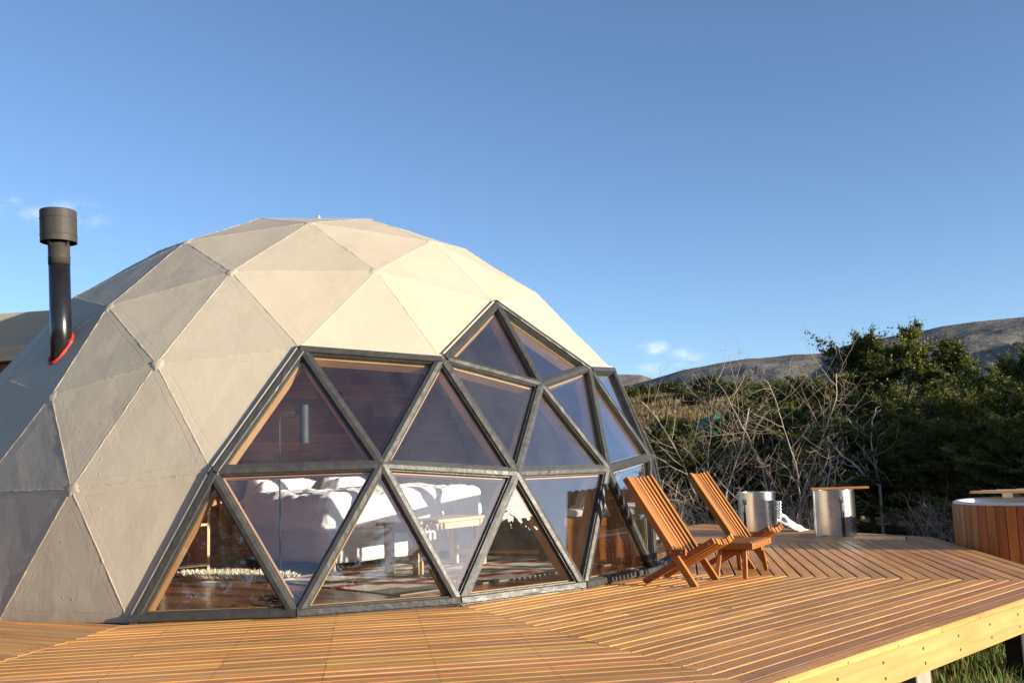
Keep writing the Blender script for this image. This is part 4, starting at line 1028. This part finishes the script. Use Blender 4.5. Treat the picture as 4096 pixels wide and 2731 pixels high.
low = [(2705, 15.8, .5), (2780, 15.3, .45), (2890, 15.5, .5), (3040, 15.4, .42), (3150, 15.4, .6), (3225, 15.6, .5), (3620, 16.2, .6), (3730, 16.6, .62)]
for i, (x, d, s) in enumerate(low):
    X, Y = at_px(x, d); tag(put([('branches', SHR[(2, 3, 4)[i % 3]])], 'bare_shrub', X, Y, s, i*2.3, .9), 'low tangled bare shrub in the thicket behind the deck', 'shrub', 'low bare shrubs in the thicket')

def evergreen(seed, H, spread, nl=150):
    """trunk + limbs and a crown of layered leaf sprays"""
    global RNG
    RNG = np.random.default_rng(seed); segs = []; cl = []; p = Vector((0, 0, -.1)); d = Vector((RNG.normal(0, .06), RNG.normal(0, .06), 1)); n = 16; tr = []
    for i in range(n):
        d = (d+Vector((RNG.normal(0, .10), RNG.normal(0, .10), .12))).normalized(); q = p+d*(H/n); r0 = .085*(1-.9*i/n)+.008; r1 = .085*(1-.9*(i+1)/n)+.008
        segs.append((tuple(p), tuple(q), r0, r1)); tr.append((q.copy(), (i+1)/n)); p = q
    nlimb = 54
    for k in range(nlimb):
        t = .10+.90*(k/(nlimb-1))**.9; j = min(n-1, int(t*n)); b, _ = tr[j]; az = k*2.399+RNG.normal(0, .4)
        prof = math.sin(PI*min(1, (t+.12)))**.6*(.40+.85*RNG.random())+.10; L = spread*prof*(1.15-.55*t)
        dd = Vector((math.cos(az), math.sin(az), .15+1.1*t**2+RNG.normal(0, .12))).normalized(); q = Vector(b); m = max(3, int(L/.22)); rr = .030*(1-.6*t)
        for i in range(m):
            dd = (dd+Vector((RNG.normal(0, .14), RNG.normal(0, .14), RNG.normal(.02, .10)))).normalized(); nx = q+dd*(L/m); segs.append((tuple(q), tuple(nx), rr*(1-i/m)+.004, rr*(1-(i+1)/m)+.004)); q = nx
            if i > m*.28:
                cl.append((tuple(q), .55+.5*RNG.random(), tuple(dd)))
                for s in (-1, 1):
                    if RNG.random() < .62:
                        sd = (dd.cross(top)*s*.8+dd*.5+Vector((0, 0, RNG.normal(.05, .15)))).normalized(); LL = L*(.16+.22*RNG.random()); e = q+sd*LL; segs.append((tuple(q), tuple(e), .006, .003)); cl.append((tuple(e), .6+.5*RNG.random(), tuple(sd)))
        cl.append((tuple(q), .5+.5*RNG.random(), tuple(dd)))
    cl.append((tuple(p), .5, (0, 0, 1))); 
    for _ in range(4): cl.append((tuple(p+Vector((RNG.normal(0, .18), RNG.normal(0, .18), RNG.normal(-.1, .15)))), .45, (RNG.normal(0, .3), RNG.normal(0, .3), 1)))
    C0 = np.array([c[0] for c in cl]); S = np.array([c[1] for c in cl]); N = len(cl)
    cen = np.repeat(C0, nl, 0); sc_ = np.repeat(S, nl)[:, None]
    DD = np.array([c[2] for c in cl], dtype=float); DD /= np.linalg.norm(DD, axis=1)[:, None]; CC = np.cross(DD, np.array([[.05, .02, 1.]])); CC /= np.linalg.norm(CC, axis=1)[:, None]; UU = np.cross(CC, DD)
    along = np.abs(RNG.normal(0, 1, (N*nl, 1))); side_ = RNG.normal(0, 1, (N*nl, 1))*np.clip(1.25-along*.55, .15, 1.3); thick = RNG.normal(0, 1, (N*nl, 1))
    off = np.repeat(DD, nl, 0)*(along*.20-.12)+np.repeat(CC, nl, 0)*side_*.125+np.repeat(UU, nl, 0)*thick*.030; pos = cen+off*sc_; M_ = len(pos)
    nrm = RNG.normal(0, .8, (M_, 3)); nrm[:, 2] += .45; nrm /= np.linalg.norm(nrm, axis=1)[:, None]
    a = np.cross(nrm, RNG.normal(0, 1, (M_, 3))); a /= np.linalg.norm(a, axis=1)[:, None]; b = np.cross(nrm, a); l = RNG.uniform(.014, .038, M_)[:, None]; w = l*.55
    V = np.concatenate([pos-a*l, pos+b*w, pos+a*l, pos-b*w], 0); I = np.arange(M_); F = np.stack([I, I+M_, I+2*M_, I+3*M_], 1)
    return tubes_mesh('trunk', segs, MT['bark'], 5), np_mesh('crown', V, F, [MT['leaf']])
EV = [evergreen(21, 4.2, 1.55), evergreen(22, 3.9, 1.75), evergreen(23, 4.6, 1.45), evergreen(24, 3.6, 1.9)]
print('tree faces', [(len(a.polygons), len(b.polygons)) for a, b in EV])
EVH = [float(np.percentile([v.co.z for v in b.vertices], 98.5)) for a, b in EV]
def tree(px, dist, topy, k, lab, wide=1.0, group='evergreen trees behind the deck', rz=None):
    X, Y = at_px(px, dist); hz = 1869-.0356*(px-2048); zt = CAM.z+(hz-topy)/3928.3*math.cos(math.atan((px-2048)/3928.3))*dist; H = zt-ground_z(X, Y); s = H/EVH[k]
    root = empty('evergreen_tree', (X, Y, ground_z(X, Y)-.02), rz if rz is not None else px*.013); root.scale = (s*wide, s*wide, s)
    link('trunk', EV[k][0], root); link('crown', EV[k][1], root); return tag(root, lab, 'tree', group)
tree(3660, 22.0, 1312, 2, 'tallest evergreen tree, its tip above the mountain skyline', 1.0)
tree(3400, 23.5, 1372, 1, 'evergreen tree left of the tallest one with its top against the sky', .95)
tree(3930, 22.0, 1358, 0, 'evergreen tree with a flat spreading top, right of the tallest tree', 1.05)
tree(4110, 20.5, 1415, 3, 'evergreen tree cut by the right edge of the picture', .85)
tree(3240, 24.5, 1520, 3, 'rounded evergreen tree right of the tallest bare shrub', 1.05)
tree(3060, 25.5, 1540, 1, 'evergreen tree directly behind the tallest bare shrub', 1.1)
tree(2905, 24.5, 1640, 0, 'evergreen tree just right of the green fabric dome', 1.05)
tree(2700, 23.5, 1690, 3, 'low evergreen tree just left of the green fabric dome', 1.1)
tree(2560, 22.5, 1690, 1, 'low evergreen tree at the edge of the dome windows', 1.0)
tree(2460, 22.0, 1640, 0, 'evergreen tree mostly hidden behind the right edge of the dome', 1.0)
fill = [(3530, 20.0, 1590, 3), (3760, 20.0, 1560, 1), (3330, 20.5, 1600, 0), (3160, 21.0, 1640, 3), (2990, 21.0, 1690, 1), (2800, 20.5, 1740, 3), (2640, 19.5, 1790, 0), (3850, 19.0, 1580, 3), (4020, 18.6, 1560, 1), (3450, 18.8, 1680, 1), (3620, 18.6, 1650, 0), (3260, 18.9, 1720, 3), (3760, 18.2, 1690, 3), (3950, 17.6, 1700, 0), (3080, 19.4, 1750, 0), (2900, 19.2, 1800, 1), (4120, 17.2, 1660, 3), (3130, 28, 1560, 0), (2740, 19, 1820, 3), (3560, 25, 1520, 1), (4060, 24, 1470, 0)]
for i, (x, d, ty, k) in enumerate(fill): tree(x, d, ty, k, 'dense dark evergreen tree in the thicket behind the deck', 1.1, 'evergreens massed in the thicket', rz=i*1.9)
# the tree line runs on to the right of the picture (seen in the panes and shading the thicket)
side = [(9.0, 11.8, 2.9), (6.6, 12.6, 3.2), (4.6, 13.6, 3.8), (5.2, 11.2, 3.0), (7.6, 10.4, 2.6), (12.2, 11.4, 2.6), (15.0, 12.4, 3.0)]
for i, (X, Y, H) in enumerate(side):
    k = i % 4; s = H/EVH[k]; r = empty('evergreen_tree', (X, Y, ground_z(X, Y)-.02), i*1.3); r.scale = (s*1.1, s*1.1, s); link('trunk', EV[k][0], r); link('crown', EV[k][1], r); tag(r, 'evergreen tree in the line running on beyond the hot tub', 'tree', 'evergreens beyond the hot tub')
ringt = [(-86, 23, 4.6), (-77, 25, 4.8), (-68, 22, 4.4), (-60, 24, 4.8), (-52, 26, 4.6), (-44, 25, 4.2), (-36, 27, 4.6), (-28, 25, 4.2), (-20, 27, 4.4), (-12, 26, 4.0), (-4, 27, 3.9), (5, 28, 3.3), (14, 29, 2.7), (23, 29, 2.7), (32, 27, 3.3), (40, 26, 4.2), (48, 23, 4.4), (-95, 22, 4.4)]
for i, (a, d, H) in enumerate(ringt):
    X, Y = d*math.cos(R_(a)), d*math.sin(R_(a)); k = (i*3+1) % 4; s = H/EVH[k]; r = empty('evergreen_tree', (X, Y, ground_z(X, Y)-.02), i*2.1); r.scale = (s*1.5, s*1.5, s); link('trunk', EV[k][0], r); link('crown', EV[k][1], r); tag(r, 'evergreen tree across the clearing, mirrored in the window panes', 'tree', 'evergreens mirrored in the panes')
# bleached dead tree
def dead_tree():
    global RNG
    RNG = np.random.default_rng(33); segs = []; ends = []; P = dict(seg=.15, wig=.26, up=.02, taper=.6, rmin=.005, depth=3, bare=1, prob=[.55, .5, .4], kids=1, ang=.9, ratio=.5)
    for s in range(4): grow((0, 0, .9), Vector((RNG.normal(0, .8), RNG.normal(0, .8), .7)), 1.25, .024, 0, segs, ends, P)
    segs.append(((0, 0, 0), (0, 0, .92), .03, .026)); return tubes_mesh('branches', segs, MT['deadwood'], 5)
DT = dead_tree()
for x, d, s, lab in ((3480, 18.1, .98, 'bleached dead tree with pale bare limbs among the dark evergreens'), (3235, 17.6, .7, 'small pale dead branches left of the bleached dead tree')):
    X, Y = at_px(x, d); tag(put([('branches', DT)], 'dead_tree', X, Y, s, x*.7), lab, 'tree')
# bushes scattered on the grassy rise
def bush_mesh(seed, n=2600):
    rg = np.random.default_rng(seed); th = rg.uniform(0, 2*PI, 26); rad = rg.uniform(.2, 1, 26); c = np.stack([rad*np.cos(th), rad*np.sin(th), rg.uniform(.02, .85, 26)*(1.15-.5*rad)], 1)
    pos = c[rg.integers(0, 26, n)]+rg.normal(0, 1, (n, 3))*np.array([.20, .20, .13]); pos[:, 2] = np.abs(pos[:, 2]); nr_ = rg.normal(0, .7, (n, 3)); nr_[:, 2] += .8; nr_ /= np.linalg.norm(nr_, axis=1)[:, None]
    a = np.cross(nr_, rg.normal(0, 1, (n, 3))); a /= np.linalg.norm(a, axis=1)[:, None]; b = np.cross(nr_, a); l = rg.uniform(.04, .10, n)[:, None]
    V = np.concatenate([pos-a*l, pos+b*l*.6, pos+a*l, pos-b*l*.6], 0); I = np.arange(n); return np_mesh('crown', V, np.stack([I, I+n, I+2*n, I+3*n], 1), [MT['leaf_far']])
BU = [bush_mesh(41), bush_mesh(42), bush_mesh(43)]; BD = [bush_mesh(44, 9000), bush_mesh(45, 9000)]
RNG = np.random.default_rng(5)
bsp = [(2520, 128, 1.9), (2570, 124, 2.2), (2600, 112, 1.6), (2660, 130, 2.2), (2690, 126, 2.4), (2725, 118, 2.2), (2780, 105, 2.0), (2820, 128, 3.4), (2870, 122, 2.4), (2930, 118, 3.0), (2985, 120, 2.6), (3040, 110, 2.4), (3090, 112, 3.0), (3150, 104, 2.6), (3200, 110, 3.0), (2640, 70, 1.0), (2740, 74, 1.1), (2560, 78, .9), (2850, 68, 1.3), (2600, 58, .9), (2900, 84, 1.5), (2960, 66, 1.4), (3030, 78, 1.6), (2700, 52, 1.0), (2780, 46, 1.1), (2620, 46, .8), (2500, 120, 2.6), (2480, 60, 1.1), (2530, 52, .9)]
bsp = [(x, d, sc*.72) for x, d, sc in bsp]
for i, (x, d, s) in enumerate(bsp):
    X, Y = at_px(x, d); o = put([('crown', BU[i % 3])], 'hill_bush', X, Y, s, i*1.1, .85); tag(o, 'dark green bush on the dry grass slope beyond the thicket', 'bush', 'bushes on the grassy rise')
for i in range(46):
    a = -96+i*3.5; d = 20.5+1.5*math.sin(i*2.3)+(4 if 8 < a < 62 else 0); X, Y = d*math.cos(R_(a)), d*math.sin(R_(a)); o = put([('crown', BD[i % 2])], 'clearing_bush', X, Y, (2.3 if 4 < a < 66 else 1.8)+.25*math.sin(i*1.7), i*1.3, 1.15)
    tag(o, 'dark bush at the edge of the clearing, mirrored in the window panes', 'bush', 'bushes mirrored in the panes')
rk = MB(); bm = bmesh.new(); bmesh.ops.create_icosphere(bm, subdivisions=3, radius=1)
for v in bm.verts: v.co *= 1+.35*mnoise.noise(v.co*1.3); v.co.z *= .6
me = bpy.data.meshes.new('rock'); bm.to_mesh(me); bm.free(); me.materials.append(MT['rock'])
X, Y = at_px(2577, 86); o = link('boulder', me); o.location = (X, Y, ground_z(X, Y)+.1); o.scale = (.75,)*3; tag(o, 'grey boulder lying on the dry grass slope', 'rock')
# green fabric dome half hidden in the trees
gx, gy = at_px(2855, 34); gd = tag(empty('green_dome', (gx, gy, ground_z(gx, gy))), 'small green fabric dome half hidden among the trees', 'dome tent')
bm = bmesh.new(); bmesh.ops.create_icosphere(bm, subdivisions=2, radius=1.0); bmesh.ops.delete(bm, geom=[v for v in bm.verts if v.co.z < -.25], context='VERTS')
me = bpy.data.meshes.new('cover'); bm.to_mesh(me); bm.free(); me.materials.append(MT['tarp']); o = link('cover', me, gd); hz_ = CAM.z+(1840-1630)/3928*34-ground_z(gx, gy)
o.scale = (1.0, 1.0, 1.0); o.location = (0, 0, hz_-1.25); m = MB(); m.tube([(0, 0, -.1), (0, 0, hz_-1.1)], [1.05, 1.12], 20, cap=False); m.build('base_wall', MT['tub'], gd)

# ------------------------------------------------------------------ grass under the deck edge
def blades(cx_, n, lo, hi, fn, seed):
    rg = np.random.default_rng(seed); pts = fn(rg, n); n = len(pts); h = rg.uniform(lo, hi, n)*(.6+.8*np.abs(rg.normal(0, .6, n)).clip(0, 1.3)); az = rg.uniform(0, 2*PI, n); w = rg.uniform(.0022, .005, n)
    side_ = np.stack([np.cos(az), np.sin(az), 0*az], 1); bend = np.stack([-np.sin(az), np.cos(az), 0*az], 1)*rg.uniform(.1, .9, n)[:, None]; up_ = np.array([[0, 0, 1.]])
    m1 = pts+(up_*.6+bend*.22)*h[:, None]; t1 = pts+(up_*(1-.25*np.linalg.norm(bend, axis=1)[:, None])+bend*.8)*h[:, None]
    V = np.concatenate([pts-side_*w[:, None], pts+side_*w[:, None], m1+side_*w[:, None]*.7, m1-side_*w[:, None]*.7, t1, t1+side_*.0006], 0); I = np.arange(n)
    F = np.concatenate([np.stack([I, I+n, I+2*n, I+3*n], 1), np.stack([I+3*n, I+2*n, I+5*n, I+4*n], 1)], 0); return V, F
def spots(rg, n):
    x = rg.uniform(5.7, 8.6, n*2); y = rg.uniform(-2.6, 4.2, n*2); d = np.array([mnoise.noise(Vector((a*1.7, b*1.7, 0)))+.35*mnoise.noise(Vector((a*6, b*6, 3))) for a, b in zip(x, y)]); k = d > rg.uniform(-.45, .35, n*2); x, y = x[k], y[k]
    return np.stack([x, y, [ground_z(a, b)-.005 for a, b in zip(x, y)]], 1)
V, F = blades(0, 15000, .05, .17, spots, 3)
tag(link('grass', np_mesh('grass', V, F, [MT['grass']])), 'short green and straw grass below the deck edge', 'grass', kind='stuff')
def spots2(rg, n):
    r = rg.uniform(42, 130, n); a = rg.uniform(R_(114), R_(132), n); x, y = r*np.cos(a), r*np.sin(a); return np.stack([x, y, [ground_z(p, q)-.02 for p, q in zip(x, y)]], 1)
V, F = blades(0, 26000, .18, .42, spots2, 9); 
n_ = len(V)//6
tus = make_leaf('dry_tussock', (.10, .075, .03), (.20, .135, .055), (.28, .20, .09), .2)
V2 = V.copy(); base = V[:n_]; V2[n_:2*n_] = V[n_:2*n_]+(V[n_:2*n_]-base)*14; V2[2*n_:3*n_] += (V[n_:2*n_]-base)*10
tag(link('dry_grass', np_mesh('dry_grass', V2, F, [tus])), 'dry golden tussock grass on the rise beyond the trees', 'grass', kind='stuff')
